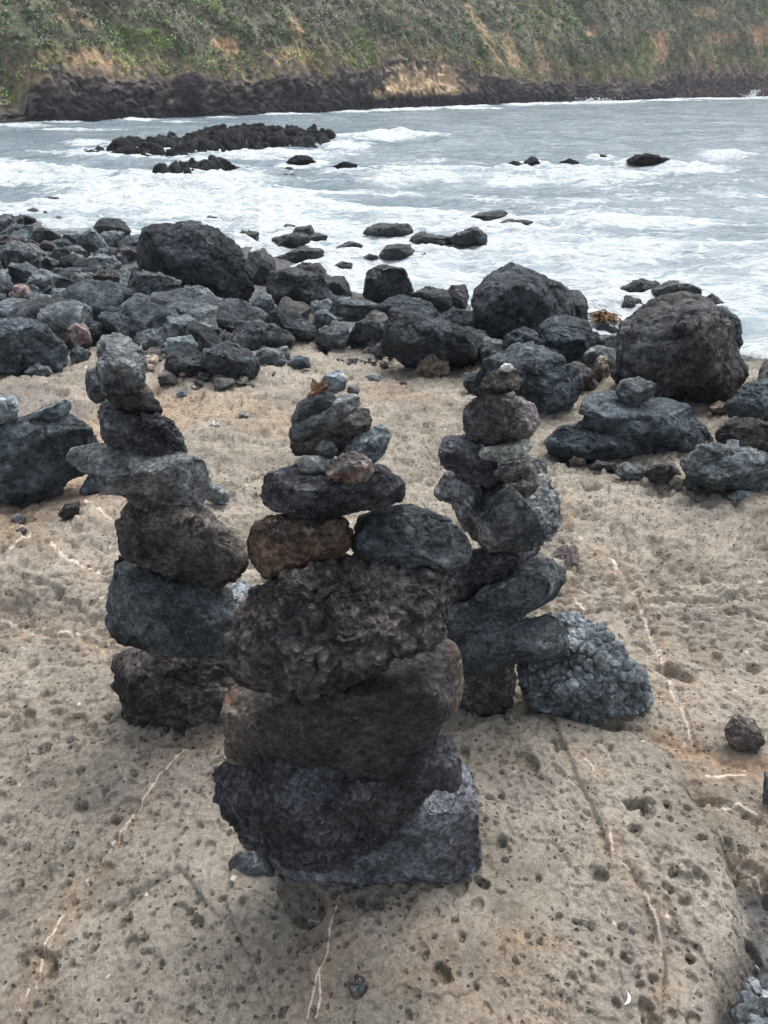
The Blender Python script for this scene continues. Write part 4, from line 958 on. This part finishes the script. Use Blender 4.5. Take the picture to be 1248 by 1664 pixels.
# mussel-dark pebbles packed in the round hole at the bottom
c = at_z(np.array([583]), np.array([1622]), np.zeros(1))[0]
for k in range(11):
    a, q = k * 2.4, 0.0042 * math.sqrt(k)
    P = np.array([c[0] + q * math.cos(a), c[1] + q * math.sin(a) * .9, float(g_smooth(np.array([c[0]]), np.array([c[1]]))[0]) + 0.035 - 0.004 * (k % 3) - .012])
    blob_stone('pebble', P, .0062, 'blue' if k % 3 else 'brownblk', "tiny dark bluish pebble packed in the round hole below the front cairn", "pebbles in the round hole", cat='pebble', level=3, flat=.8, style='smooth')

# ------------------------------------------------------------------ sea
rr = np.concatenate([steps(5.0, 170, 0.0036), [170, 220, 300]])
th = np.concatenate([np.linspace(D(-85), D(-33), 60, endpoint=False), np.linspace(D(-33), D(33), 600, endpoint=False), np.linspace(D(33), D(85), 60)])
sx, sy = polar(rr, th); x, y = sx.ravel(), sy.ravel()
dist = np.hypot(x, y)
px, py = project(np.stack([x, y, np.full(len(x), ZW)], -1))

def blobs(px, py, L):
    out = np.zeros(len(px))
    for a, b, rx, ry, v in L:
        out = np.maximum(out, v * np.exp(-(((px - a) / rx) ** 2 + ((py - b) / ry) ** 2)))
    return out
foam = 0.19 * sstep(255, 330, py) + 0.16 * sstep(330, 420, py) - 0.05 * sstep(900, 1200, px) * sstep(300, 330, py)
foam = np.maximum(foam, blobs(px, py, [
 (260, 330, 190, 34, 1.0), (430, 345, 150, 40, .95), (60, 290, 110, 14, 1.0), (-60, 280, 90, 20, .9), (330, 300, 120, 22, .8), (560, 440, 90, 40, 1.0), (650, 430, 130, 45, .95),
 (480, 380, 120, 22, .85), (700, 360, 150, 26, .62), (640, 225, 95, 8, .98), (560, 240, 50, 9, .7), (990, 550, 60, 50, 1.0), (820, 410, 150, 45, .72), (1010, 420, 140, 30, .62),
 (1235, 590, 60, 40, 1.0), (1190, 500, 80, 40, .75), (940, 290, 110, 14, .78), (830, 300, 60, 8, .8), (1120, 280, 60, 5, .8), (420, 255, 130, 9, .8), (230, 250, 140, 10, .75),
 (150, 235, 60, 6, .6), (110, 365, 60, 12, .7), (40, 205, 50, 3.0, .9), (130, 213, 80, 2.4, .8), (300, 200, 60, 1.5, .7), (1175, 256, 38, 8, .95), (700, 290, 120, 16, .55), (200, 390, 60, 14, .6),
 (1000, 365, 260, 12, .6), (1150, 400, 200, 12, .58), (640, 300, 60, 6, .7), (1248, 440, 90, 16, .6)]))
# surf line along the far cliff
shore = np.interp(px, [-400, 45, 240, 400, 620, 870, 1010, 1100, 1250, 1700], [215, 199, 194, 188, 179, 168, 165, 161, 158, 150])
surf_n = pn(np.stack([x * .25, y * .25, x * 0 + 7], -1))
foam = np.maximum(foam, (0.95 * np.exp(-((py - shore - 1.6) / 2.3) ** 2)) * sstep(-.05, .3, surf_n + .25 * sstep(560, 650, px)) * sstep(40, 60, px))
foam = np.maximum(foam, blobs(px, py, [(965, 167, 60, 3.2, 1.0), (650, 179, 60, 2.2, 1.0), (760, 177, 60, 1.5, .9)]))
for ax_, ay_, ar_ in AWASH:
    dd = np.hypot(x - ax_, (y - ay_) * 1.1); foam = np.maximum(foam, (.62 + .3 * (ay_ < 22)) * np.exp(-((dd - ar_) / (.22 + .35 * ar_)) ** 2))
foam *= 1.0
# quiet pool behind the huge boulder
foam *= 1 - 0.95 * np.exp(-(((px - 462) / 34) ** 2 + ((py - 432) / 12) ** 2) ** 2)
p3 = np.stack([x, y, x * 0], -1)
wd = p3 @ np.array([[.26, .97, 0], [.97, -.26, 0], [0, 0, 1]]).T      # along the swell / along its crests
wv = np.stack([wd[:, 0] * .55, wd[:, 1] * .22, x * 0], -1)
sw = ridge(wv * 0.8 + 3, 2)
foam = np.clip(foam * .93 + 0.20 * sstep(.55, 1.25, sw) * sstep(238, 262, py) - 0.16 * sstep(.2, -.6, sw) * sstep(238, 262, py), 0, 1.1)
z = (0.085 * sw * (0.4 + foam) + 0.05 * fbm(wv * 3.3 + 11, 3, .55) + 0.03 * fbm(p3 * 2.6, 3, .6) * (0.4 + foam)) * (0.75 + 0.4 * (dist > 20))
churn = np.clip(foam, 0, 1) * sstep(6.2, 8, dist) * (dist < 40)
z += churn * (0.06 * ridge(p3 * 1.3 + 20, 3, .5) + 0.010 * fbm(p3 * 7, 3, .6))
# breaking crests
for s, h, wdt in [("150,310 230,300 320,312 420,335", .16, .35), ("0,285 60,278 140,290 210,292", .13, .5), ("560,232 640,222 740,233", .16, .7), ("820,292 900,296 960,305", .10, .4), ("500,440 600,415 700,425", .10, .3)]:
    L = gline(s, ZW); d, sg, run = seg_dist(x, y, L); z += h * np.exp(-(d / wdt) ** 2) * (.8 + .6 * pn(p3 * 1.5 + 2))
z += ZW
m = NT('sea_water')
v = m.coord('Object')
mp = m.n('ShaderNodeMapping'); m.l(v, mp.inputs[0]); mp.inputs['Rotation'].default_value = (0, 0, D(-15)); mp.inputs['Scale'].default_value = (0.55, 1.0, 1.0)
vv = mp.outputs[0]
vw = m.warp(vv, 0.8, 0.9)
na = m.noise(vw, 0.9, 8, 0.58, 0.8)
nb = m.noise(vw, 2.7, 7, 0.58, 1.2)
vl = m.warp(m.warp(vv, 1.6, 0.9), 6, 0.12)
lace = m.rng(m.vor(vl, 2.4, 'DISTANCE_TO_EDGE'), 0.13, 0.0)
lace2 = m.rng(m.vor(vl, 1.0, 'DISTANCE_TO_EDGE'), 0.10, 0.0)
fo = m.attr('foam')
tot = m.math('ADD', m.math('MULTIPLY', fo, 1.15), m.math('MULTIPLY', m.math('SUBTRACT', na, 0.5), 1.9))
tot = m.math('ADD', tot, m.math('MULTIPLY', m.math('SUBTRACT', nb, 0.5), 0.6))
tot = m.math('ADD', tot, m.math('MULTIPLY', m.math('MULTIPLY', m.math('ADD', lace, lace2), m.rng(fo, 0.10, 0.35)), 0.30))
F_ = m.rng(tot, 0.42, 0.95)
tex = m.noise(v, 9, 8, 0.7)
thin = m.rng(fo, 0.2, 0.6)
wcol = m.mix(m.rng(m.noise(v, .25, 4), .4, .6), (0.125, 0.172, 0.202), (0.175, 0.226, 0.255))
wcol = m.mix(thin, wcol, (0.27, 0.325, 0.35))
col = m.mix(F_, wcol, m.mix(m.rng(tex, 0.3, 0.65), (0.31, 0.35, 0.37), (0.48, 0.51, 0.52)))
m.l(col, m.b.inputs['Base Color'])
m.l(m.rng(F_, 0, 1, 0.16, 0.8), m.b.inputs['Roughness'])
m.b.inputs['IOR'].default_value = 1.33
rip = m.noise(vv, 5.5, 7, 0.6, .4)
rip2 = m.noise(vv, 1.3, 5, 0.6, .4)
h = m.math('ADD', m.math('MULTIPLY', rip, 0.35), m.math('MULTIPLY', rip2, 1.1))
b1 = m.bump(h, 0.22, 1.0)
b2 = m.bump(m.math('MULTIPLY', m.math('MULTIPLY', tex, F_), 1.0), 0.05, 0.7, b1)
m.l(b2, m.b.inputs['Normal'])
o = mesh_obj('sea_water', np.stack([x, y, z], -1), grid_faces(len(rr), len(th)), m.m, attrs={'foam': ('F', np.clip(foam, 0, 1.1))})
tag(o, kind='structure')

# ---- spray and splashes: clouds of droplets thrown up where waves strike
def spray(name, spots, label, cat='sea spray'):
    U, F = ico(1); Vs, Fs = [], []; k = 0
    for px, py, w_, h_, n, r0 in spots:
        B = at_z(np.array([px]), np.array([py]), np.array([ZW]))[0]; dd = np.linalg.norm(B - CAM)
        for _ in range(n):
            t = rg.rand() ** 1.6
            P = B + np.array([rg.normal() * w_ * dd / FPX * (.35 + .5 * t), rg.normal() * w_ * dd / FPX * .5, t * h_ * dd / FPX])
            Vs.append(U * r0 * dd / FPX * rg.uniform(.4, 1.2) + P); Fs.append(F + k * len(U)); k += 1
    o = mesh_obj(name, np.vstack(Vs), np.vstack(Fs), M['foam'])
    return tag(o, label, cat, kind='stuff')
mm = NT('foam_white'); mm.b.inputs['Base Color'].default_value = (.8, .82, .84, 1); mm.b.inputs['Roughness'].default_value = .8; M['foam'] = mm.m
spray('sea_spray', [(1180, 262, 16, 12, 260, .8), (1165, 264, 12, 6, 120, .8), (1192, 263, 10, 16, 140, .7), (1224, 160, 6, 10, 160, .6), (1218, 160, 9, 5, 90, .6),
                    (965, 168, 22, 7, 260, .6), (940, 169, 14, 4, 90, .6), (330, 330, 45, 16, 500, .7), (300, 322, 30, 14, 260, .7), (395, 372, 40, 14, 400, .7), (470, 382, 50, 10, 400, .7), (765, 452, 14, 8, 150, .7),
                    (700, 180, 8, 3, 60, .5), (30, 290, 60, 6, 300, .6), (760, 398, 50, 5, 250, .6), (1230, 590, 20, 12, 300, .9), (985, 540, 20, 10, 250, .9)],
      "white spray thrown up where the waves break on the rocks")

# ---- reefs: broken shelves of black rock
def reef(name, foot, prof, label, sp=.06, cell=.62, seed=0.0):
    L = gline(foot, ZW); x0, y0 = L.min(0) - .5; x1, y1 = L.max(0) + .5
    gx_, gy_ = np.meshgrid(np.arange(x0, x1, sp), np.arange(y0, y1, sp * 1.3), indexing='ij')
    X_, Y2 = gx_.ravel(), gy_.ravel(); q = np.stack([X_, Y2, X_ * 0 + seed], -1)
    wq = q + .3 * np.stack([pn(q * 1.1 + 4), pn(q * 1.1 + 8), X_ * 0], -1)
    ppx = project(np.stack([X_, Y2, X_ * 0 + ZW], -1))[0]
    env = np.interp(ppx, prof[0::2], prof[1::2])
    sd = sd_poly(X_, Y2, L) + .45 * fbm(q * .7, 3)
    f1, f2, i1 = worley(wq / cell); g1, g2, i2 = worley(wq / cell * 2.6)
    h = .78 * env * sstep(-.1, .5, sd) * (-.10 + (.6 + .6 * i1) * np.sqrt(np.clip(1.05 - 1.25 * f1 ** 2, 0, 1)) + .30 * np.sqrt(np.clip(1 - g1 ** 2, 0, 1)) * (.4 + i2))
    h -= env * .75 * sstep(.22, 0, f2 - f1) + env * .3 * sstep(.2, .5, pn(q * .8 + 70))
    h += .03 * fbm(q * 6, 3, .7) * sstep(-.2, .3, sd) - .35 * sstep(.05, -.3, sd)
    c = np.array([L[:, 0].mean(), L[:, 1].mean(), ZW])
    P = np.stack([X_, Y2, np.maximum(h, -.5) + ZW - .06], -1)
    o = mesh_obj(name, P - c, grid_faces(*gx_.shape)[:, ::-1], M['s_wet'], loc=c.tolist())
    return tag(o, label, 'reef')
reef('rock_reef', "115,254 150,243 210,236 300,230 330,222 420,217 520,222 556,228 552,236 510,243 450,243 400,252 330,259 240,259 160,258", [110, .25, 165, .42, 200, .55, 300, .5, 335, .62, 420, .72, 470, .55, 520, .75, 545, .6, 558, .3],
     "long jagged black reef across the cove with water pouring off its left side")
reef('rock_reef', "225,300 238,291 285,283 330,278 395,272 402,284 340,296 300,303 250,304", [215, .35, 250, .55, 300, .55, 345, .55, 400, .45], "smaller broken black reef in the white water, nearer than the long one", sp=.05, cell=.5, seed=3.3)
reef('rock_reef', "405,288 430,278 470,270 505,278 495,288 440,292", [405, .10, 450, .16, 505, .12], "low washed-over scrap of reef right of the smaller broken reef", sp=.05, cell=.4, seed=7.7)

# ------------------------------------------------------------------ the far cliff
bp = P2("-1500,300 -700,242 -300,216 45,200 120,198 240,194 400,188 620,179 870,168 1010,165 1100,161 1250,158 1500,154 2200,146")
BP = at_z(bp[:, 0], bp[:, 1], np.full(len(bp), ZW))[:, :2]
seg = np.hypot(*np.diff(BP, axis=0).T); cum = np.concatenate([[0], np.cumsum(seg)])
ss = np.concatenate([np.arange(0, cum[3] - 3, 1.0), np.arange(cum[3] - 3, cum[11] + 8, .11), np.arange(cum[11] + 8, cum[-1], 1.5)])
bx = np.interp(ss, cum, BP[:, 0]); by = np.interp(ss, cum, BP[:, 1])
ddx = np.gradient(bx, ss); ddy = np.gradient(by, ss)
KK = 41; ddx = np.convolve(np.pad(ddx, KK // 2, 'edge'), np.ones(KK) / KK, 'valid'); ddy = np.convolve(np.pad(ddy, KK // 2, 'edge'), np.ones(KK) / KK, 'valid')
nx, ny = -ddy, ddx; ln = np.hypot(nx, ny); nx, ny = nx / ln, ny / ln
tt = np.concatenate([np.linspace(0, 1, 34, endpoint=False), np.linspace(1, 2.4, 110), np.linspace(2.45, 8, 40)])     # 0..1 basalt band, 1.. vegetated slope
Sg, Tg = np.meshgrid(ss, tt, indexing='ij')
bxp = project(np.stack([bx, by, bx * 0 + ZW], -1))[0]
hb = np.interp(bxp, [-300, 0, 45, 60, 120, 200, 300, 400, 480, 560, 625, 640, 700, 800, 860, 900, 1000, 1060, 1100, 1180, 1300], [.6, .7, 1.0, 2.2, 2.9, 2.7, 2.4, 2.3, 2.9, 2.9, 3.2, 4.0, 4.0, 2.9, 2.2, 2.4, 2.1, 2.0, 3.2, 3.2, 3.0])
sl_ = np.interp(bxp, [-300, 50, 400, 640, 900, 1060, 1250], [.75, .80, .82, .86, .95, 1.25, 1.3])
p3 = np.stack([Sg.ravel(), Tg.ravel(), Sg.ravel() * 0], -1)
T1 = np.clip(Tg, 0, 1); T2 = np.clip(Tg - 1, 0, None) * 12
rough_b = (ridge(np.stack([Sg.ravel() * .35, Tg.ravel() * .8, p3[:, 2]], -1), 4, .6)).reshape(Sg.shape)
gul = ridge(np.stack([(Sg.ravel() + T2.ravel() * .55) * .085, T2.ravel() * .03, p3[:, 2] + 5], -1), 3, .55).reshape(Sg.shape)
inl = T1 * 1.6 + T2 - rough_b * .45 * (T1 * .7 + .3) * np.exp(-T2 * .4) - gul * 1.4 * np.minimum(1, T2 * .25 + .1)
H = .86 * hb[:, None] * (T1 ** .8) * (1 + .12 * rough_b * T1) + T2 * sl_[:, None]
q3 = np.stack([Sg.ravel() * .9, (T2.ravel() + T1.ravel() * 2) * .9, p3[:, 2]], -1)
f1, f2, i1 = worley(q3 * np.array([1, 1.2, 1]))
bushy = (1 - np.clip(f1, 0, 1)) * .35 + .15 * fbm(q3 * 2.2, 3)
H += (bushy.reshape(Sg.shape) * .9) * np.minimum(1, T2)
b1, b2, bi = worley(np.stack([Sg.ravel() * 1.3, Tg.ravel() * 3.2, p3[:, 2]], -1))
inl -= .22 * fbm(np.stack([Sg.ravel() * 2.2, Tg.ravel() * 7, p3[:, 2]], -1), 3, .65).reshape(Sg.shape) * (T2 < .01)
inl -= ((np.minimum(b2 - b1, .4) * .8 + bi * .35).reshape(Sg.shape)) * (T2 < .01) * .8
X = bx[:, None] + nx[:, None] * inl; Y_ = by[:, None] + ny[:, None] * inl; Z = ZW - .3 + H
V = np.stack([X.ravel(), Y_.ravel(), Z.ravel()], -1)
cpx, cpy = project(V)
nf = fbm(q3 * .45 + 50, 4, .6); nf2 = fbm(q3 * 1.8 + 20, 3, .6)
def cblob(L, soft=1.0):
    out = np.zeros(len(cpx))
    for a, b, rx, ry, ang, v_ in L:
        ca, sa = math.cos(D(ang)), math.sin(D(ang)); u = (cpx - a) * ca + (cpy - b) * sa; w2_ = -(cpx - a) * sa + (cpy - b) * ca
        out = np.maximum(out, v_ * sstep(1.25, .6, np.sqrt((u / rx) ** 2 + (w2_ / ry) ** 2) + .5 * nf2))
    return out
veg = np.ones((len(V), 3)) * np.array([.105, .108, .075])
def lay(mask, c_):
    global veg
    veg = veg * (1 - mask[:, None]) + np.array(c_) * mask[:, None]
lay(sstep(-.2, .3, nf), (.060, .070, .042)); lay(sstep(.1, .5, nf2) * .6, (.125, .115, .085))
low = sstep(2.3, .3, T2.ravel() + nf)
lay(low * .75, (.165, .135, .070))
SOIL = [(150, 105, 50, 26, 20, .8), (190, 110, 30, 10, 25, .95), (140, 38, 16, 5, 35, 1), (100, 25, 30, 20, 20, .4), (370, 72, 26, 16, 10, .8), (485, 55, 10, 26, -20, .8), (470, 95, 40, 22, 0, .6), (762, 15, 5, 22, -35, .8), (790, 60, 8, 60, -30, .6),
        (830, 85, 12, 40, -20, .5), (1070, 75, 16, 26, 0, .8), (960, 50, 10, 10, 0, .8), (1145, 20, 26, 10, 10, .6), (1238, 60, 26, 14, 0, .8), (1170, 65, 30, 12, 10, .4), (240, 92, 40, 12, 20, .3), (690, 95, 30, 8, 0, .3), (880, 100, 10, 40, -10, .5)]
lay(cblob(SOIL) , (.30, .215, .135))
lay(cblob([(1075, 75, 16, 24, 0, .8), (1240, 55, 30, 16, 0, .6), (1180, 60, 40, 10, 0, .4), (370, 72, 22, 12, 0, .6)]), (.24, .145, .095))
lay(cblob([(195, 62, 34, 22, 30, .8), (248, 66, 34, 18, 20, .9), (345, 10, 22, 12, 0, .9), (225, 90, 30, 12, 0, .6), (20, 160, 26, 16, 0, .8), (590, 65, 12, 34, -40, .7), (600, 100, 34, 12, 0, .6), (1045, 92, 24, 30, 20, .6), (890, 30, 60, 24, 0, .3), (320, 95, 26, 10, 0, .5)]), (.125, .155, .060))
lay(cblob([(40, 40, 50, 40, 0, .6), (110, 60, 40, 26, 0, .6), (460, 60, 30, 14, 0, .6), (610, 30, 40, 20, 0, .4), (720, 60, 60, 20, 0, .4), (1110, 110, 40, 18, 0, .4), (1210, 70, 20, 20, 0, .5)]), (.042, .060, .032))
lay(cblob([(560, 20, 80, 26, 0, .5), (700, 25, 60, 40, 0, .5), (1000, 30, 60, 26, 0, .4), (330, 30, 40, 30, 0, .3)]), (.135, .120, .105))
# bare rock band
band = sstep(1.10, .98, Tg.ravel() + .10 * nf2 + .05 * nf)
rockc = np.ones((len(V), 3)) * np.array([.030, .030, .035])
up = sstep(.55, 1.0, Tg.ravel() + .3 * nf2)
rockc = rockc * (1 - up[:, None] * .8) + np.array([.100, .086, .076]) * up[:, None] * .8
och = cblob([(668, 143, 50, 34, 0, 1), (722, 140, 30, 30, 0, .9), (615, 150, 8, 12, 0, .4)])
rockc = rockc * (1 - och[:, None]) + np.array([.44, .34, .22]) * och[:, None]
pal = cblob([(760, 138, 22, 12, 15, .6), (300, 165, 34, 5, 0, .5), (100, 150, 26, 10, 0, .4), (930, 142, 10, 14, 0, .6), (1003, 150, 10, 10, 0, .5)])
rockc = rockc * (1 - pal[:, None]) + np.array([.20, .165, .135]) * pal[:, None]
lowb = sstep(.42, .25, Tg.ravel() + .1 * nf2)
rockc = rockc * (1 - lowb[:, None]) + np.array([.014, .015, .019]) * lowb[:, None]
far_r = sstep(1080, 1120, cpx) * (T2.ravel() < 3)
rockc = rockc * (1 - .4 * far_r[:, None]) + np.array([.11, .075, .075]) * .4 * far_r[:, None]
cc = veg * (1 - band[:, None]) + rockc * band[:, None]
m = NT('cliff')
v = m.coord('Object')
a = m.n('ShaderNodeAttribute', attribute_name='tint').outputs['Color']
f = m.noise(v, 2.2, 9, 0.7); f2n = m.noise(v, 7, 6, 0.7)
mp = m.n('ShaderNodeMapping'); m.l(v, mp.inputs[0]); mp.inputs['Scale'].default_value = (1.6, 1.6, .35)
stn = m.noise(mp.outputs[0], 1.5, 6, .65)
col = m.mix(.8, a, m.mix(m.rng(f, .3, .7), (.45, .45, .45), (1.6, 1.6, 1.6)), 'MULTIPLY')
col = m.mix(.5, col, m.mix(m.rng(stn, .35, .65), (.55, .52, .5), (1.4, 1.4, 1.4)), 'MULTIPLY')
m.l(col, m.b.inputs['Base Color']); m.b.inputs['Roughness'].default_value = .95; m.b.inputs['Specular IOR Level'].default_value = .15
m.l(m.bump(m.math('ADD', f, m.math('MULTIPLY', f2n, .5)), .35, 1.0), m.b.inputs['Normal'])
cc = cc * np.array([1.55, 1.5, 1.5])
o = mesh_obj('cliff', V, grid_faces(len(ss), len(tt))[:, ::-1], m.m, attrs={'tint': ('C', cc)})
tag(o, kind='structure')

# dark round outcrop and the beach at the cliff's foot
stone('outcrop', "272,168 276,145 285,126 300,114 318,118 335,128 337,150 325,168 300,172", 'c_red', "dark reddish-purple rounded outcrop bulging from the foot of the far cliff", Y=float(np.interp(305, bxp, by)) + .2, tf=.6, style='crumbly', cat='outcrop', level=5)
L = at_z(np.array([-400, -100, 20, 62, 40, -100, -400.]), np.array([207, 201, 199.5, 198.5, 187, 186, 186.]), np.full(7, ZW + .08))
me = bpy.data.meshes.new('beach'); me.from_pydata([tuple(q) for q in L] + [(q[0], q[1], q[2] - .8) for q in L], [], [tuple(range(7))[::-1]] + [(i, (i + 1) % 7, (i + 1) % 7 + 7, i + 7) for i in range(7)])
mb = NT('beach_gravel'); mb.l(mb.mix(mb.rng(mb.noise(mb.coord(), 3, 8, .7), .3, .7), (.13, .135, .135), (.20, .20, .195)), mb.b.inputs['Base Color']); mb.b.inputs['Roughness'].default_value = .95
me.materials.append(mb.m); o = bpy.data.objects.new('beach', me); COL.objects.link(o); tag(o, kind='structure')

# ---- scrub on the cliff: leaf clumps
def scrub(name, pick, n, colf, label, rmin, rmax, leaf, nl):
    idx = rg.choice(np.where(pick)[0], n)
    C_ = V[idx]; r = rmin + (rmax - rmin) * rg.rand(n) ** 1.8
    base = colf(idx)
    ctr = np.repeat(C_, nl, 0); R_ = np.repeat(r, nl)
    dirs = rg.normal(size=(n * nl, 3)); dirs /= np.linalg.norm(dirs, axis=1)[:, None]; dirs[:, 2] = np.abs(dirs[:, 2]) * .9
    P = ctr + dirs * (R_ * (.45 + .6 * rg.rand(n * nl)))[:, None]
    t1 = rg.normal(size=(n * nl, 3)); t1 /= np.linalg.norm(t1, axis=1)[:, None]
    t2 = np.cross(t1, rg.normal(size=(n * nl, 3))); t2 /= np.linalg.norm(t2, axis=1)[:, None]
    s = (leaf * (.6 + .8 * rg.rand(n * nl)))[:, None]
    VV = np.stack([P - t1 * s, P + t2 * s * .7, P + t1 * s, P - t2 * s * .7], 1).reshape(-1, 3)
    FF = np.arange(n * nl * 4).reshape(-1, 4)
    c_ = np.repeat(base, nl, 0) * (.85 + .3 * rg.rand(n * nl))[:, None]
    ml = NT(name); ml.l(ml.n('ShaderNodeAttribute', attribute_name='tint').outputs['Color'], ml.b.inputs['Base Color']); ml.b.inputs['Roughness'].default_value = .8; ml.b.inputs['Specular IOR Level'].default_value = .2
    o = mesh_obj(name, VV, FF, ml.m, attrs={'tint': ('C', np.repeat(c_, 4, 0))}, smooth=False)
    return tag(o, label, 'scrub', kind='stuff')
soilm = cblob(SOIL)
on = (T2.ravel() > .3) & (T2.ravel() < 17) & (cpx > -60) & (cpx < 1310) & (cpy > -60)
ok = on & (rg.rand(len(V)) > soilm * .93)
jit = lambda i, a_: veg[i] * (1.5 + .7 * rg.rand(len(i)))[:, None] * a_
scrub('green_scrub', ok, 2600, lambda i: jit(i, np.array([.85, 1.1, .8])), "green scrub covering the far cliff's slope", .15, .6, .085, 34)
scrub('grey_scrub', ok & (nf > -.1), 1500, lambda i: np.array([.20, .215, .185]) * (.9 + .5 * rg.rand(len(i)))[:, None], "grey-green saltbush scattered over the far cliff's slope", .1, .4, .065, 26)
scrub('dry_scrub', ok & ((cpy < 90) | (nf < 0)), 1300, lambda i: np.array([.20, .175, .145]) * (.8 + .6 * rg.rand(len(i)))[:, None], "brown twiggy dry scrub on the far cliff's upper slope", .2, .6, .075, 26)

# ------------------------------------------------------------------ seaweed and shell
def ribbon(c0, L, wid, mat, name, parent, ang, up, curl, frill=0.25):
    n = 16; pts = []
    p = np.array(c0, float); a = ang; e = up
    VV = []
    for i in range(n):
        t = i / (n - 1); dirv = np.array([math.cos(a) * math.cos(e), math.sin(a) * math.cos(e), math.sin(e)])
        side = np.array([-math.sin(a), math.cos(a), .3 * math.sin(i * 1.3)])
        wv_ = wid * math.sin(math.pi * min(1, .12 + t * .95)) * (1 + frill * math.sin(i * 2.4))
        lift = np.array([0, 0, wid * .35 * math.sin(i * 1.9)])
        VV += [p - side * wv_ + lift, p + np.array([0, 0, wid * .2]), p + side * wv_ - lift]
        p = p + dirv * L / n; a += curl * rg.uniform(.3, 1.2) / n * 3; e -= up * 2.2 / n
    VV = np.array(VV); FF = [[3 * i + k, 3 * i + k + 1, 3 * i + k + 4, 3 * i + k + 3] for i in range(n - 1) for k in (0, 1)]
    th_ = wid * .05
    VV2 = VV + np.array([0, 0, th_]); F2_ = [[q + len(VV) for q in f_[::-1]] for f_ in FF]
    o = mesh_obj(name, np.vstack([VV, VV2]), np.array(FF + F2_), mat, parent=parent)
    return o
def weed_mat(name, a_, b_):
    k = NT(name); vv_ = k.coord(); k.l(k.mix(k.rng(k.noise(vv_, 40, 6, .6), .35, .65), a_, b_), k.b.inputs['Base Color'])
    k.b.inputs['Roughness'].default_value = .65; k.b.inputs['Specular IOR Level'].default_value = .2; k.l(k.bump(k.noise(vv_, 90, 4), .004), k.b.inputs['Normal']); return k.m
wm = weed_mat('kelp_purple', (.030, .022, .028), (.075, .058, .068)); bm_ = weed_mat('kelp_brown', (.035, .018, .006), (.11, .055, .016))
def clump(px, py, L, wid, n, mat, label, z0, up=(.2, .7), fan=(0, 6.28), zbase=None, nm='seaweed'):
    P = hit_ground(px, py) if zbase is None else at_z(np.array([px]), np.array([py]), np.array([zbase]))[0]
    e = bpy.data.objects.new(nm, None); COL.objects.link(e); e.location = (P[0], P[1], P[2] + z0); tag(e, label, 'seaweed')
    for k in range(n):
        ribbon((rg.normal() * wid, rg.normal() * wid, 0), L * rg.uniform(.6, 1.1), wid * rg.uniform(.7, 1.2), mat, 'frond', e, rg.uniform(*fan), rg.uniform(*up), rg.uniform(-1, 1), .45)
clump(925, 905, .085, .012, 12, wm, "scrap of purple-brown seaweed on the shelf right of the right cairn", .005, up=(.1, .6))
clump(902, 880, .10, .008, 4, wm, "thin dark strand of seaweed leading up to the purple-brown scrap", .008, up=(.0, .2), fan=(1.6, 2.4))
clump(985, 522, .30, .022, 60, bm_, "clump of brown kelp on the wet rocks by the foam", .0, up=(.3, 1.3), zbase=ZW + .12)
# crescent of shell
P = at_z(np.array([1020]), np.array([1622]), np.array([0.045]))[0]
VV, n = [], 14
for i in range(n):
    t = i / (n - 1); a = D(-60) + t * D(125); R_ = .0125; wq = .0034 * math.sin(math.pi * (.08 + t * .9)) + .0002
    for k in range(6):
        b_ = k / 6 * 6.283; VV.append([(R_ + wq * math.cos(b_)) * math.cos(a) - .01, (R_ + wq * math.cos(b_)) * math.sin(a) * 1.1, .002 + wq * .5 * math.sin(b_) + .0012 * math.sin(t * 3)])
FF = [[i * 6 + k, i * 6 + (k + 1) % 6, (i + 1) * 6 + (k + 1) % 6, (i + 1) * 6 + k] for i in range(n - 1) for k in range(6)]
shell = mesh_obj('shell_fragment', np.array(VV), np.array(FF), M['white'], loc=(P[0], P[1], P[2] - .004)); shell.rotation_euler = (0, 0, D(-25))
tag(shell, "white crescent-shaped piece of shell on the rock at the lower right", 'shell')


# ------------------------------------------------------------------ sea haze
hz_me = bpy.data.meshes.new('haze')
hz_me.from_pydata([(a_, b_, c_) for a_ in (-400, 400) for b_ in (-60, 420) for c_ in (-8, 90)], [], [(0, 1, 3, 2), (4, 6, 7, 5), (0, 4, 5, 1), (2, 3, 7, 6), (0, 2, 6, 4), (1, 5, 7, 3)])
hz = bpy.data.objects.new('haze', hz_me); COL.objects.link(hz)
hm = bpy.data.materials.new('haze'); hm.use_nodes = True; hm.node_tree.nodes.clear()
ho = hm.node_tree.nodes.new('ShaderNodeOutputMaterial'); hv = hm.node_tree.nodes.new('ShaderNodeVolumePrincipled')
hv.inputs['Color'].default_value = (.88, .92, .96, 1); hv.inputs['Density'].default_value = 0.0006
hm.node_tree.links.new(hv.outputs[0], ho.inputs['Volume']); hz_me.materials.append(hm); tag(hz, kind='stuff')
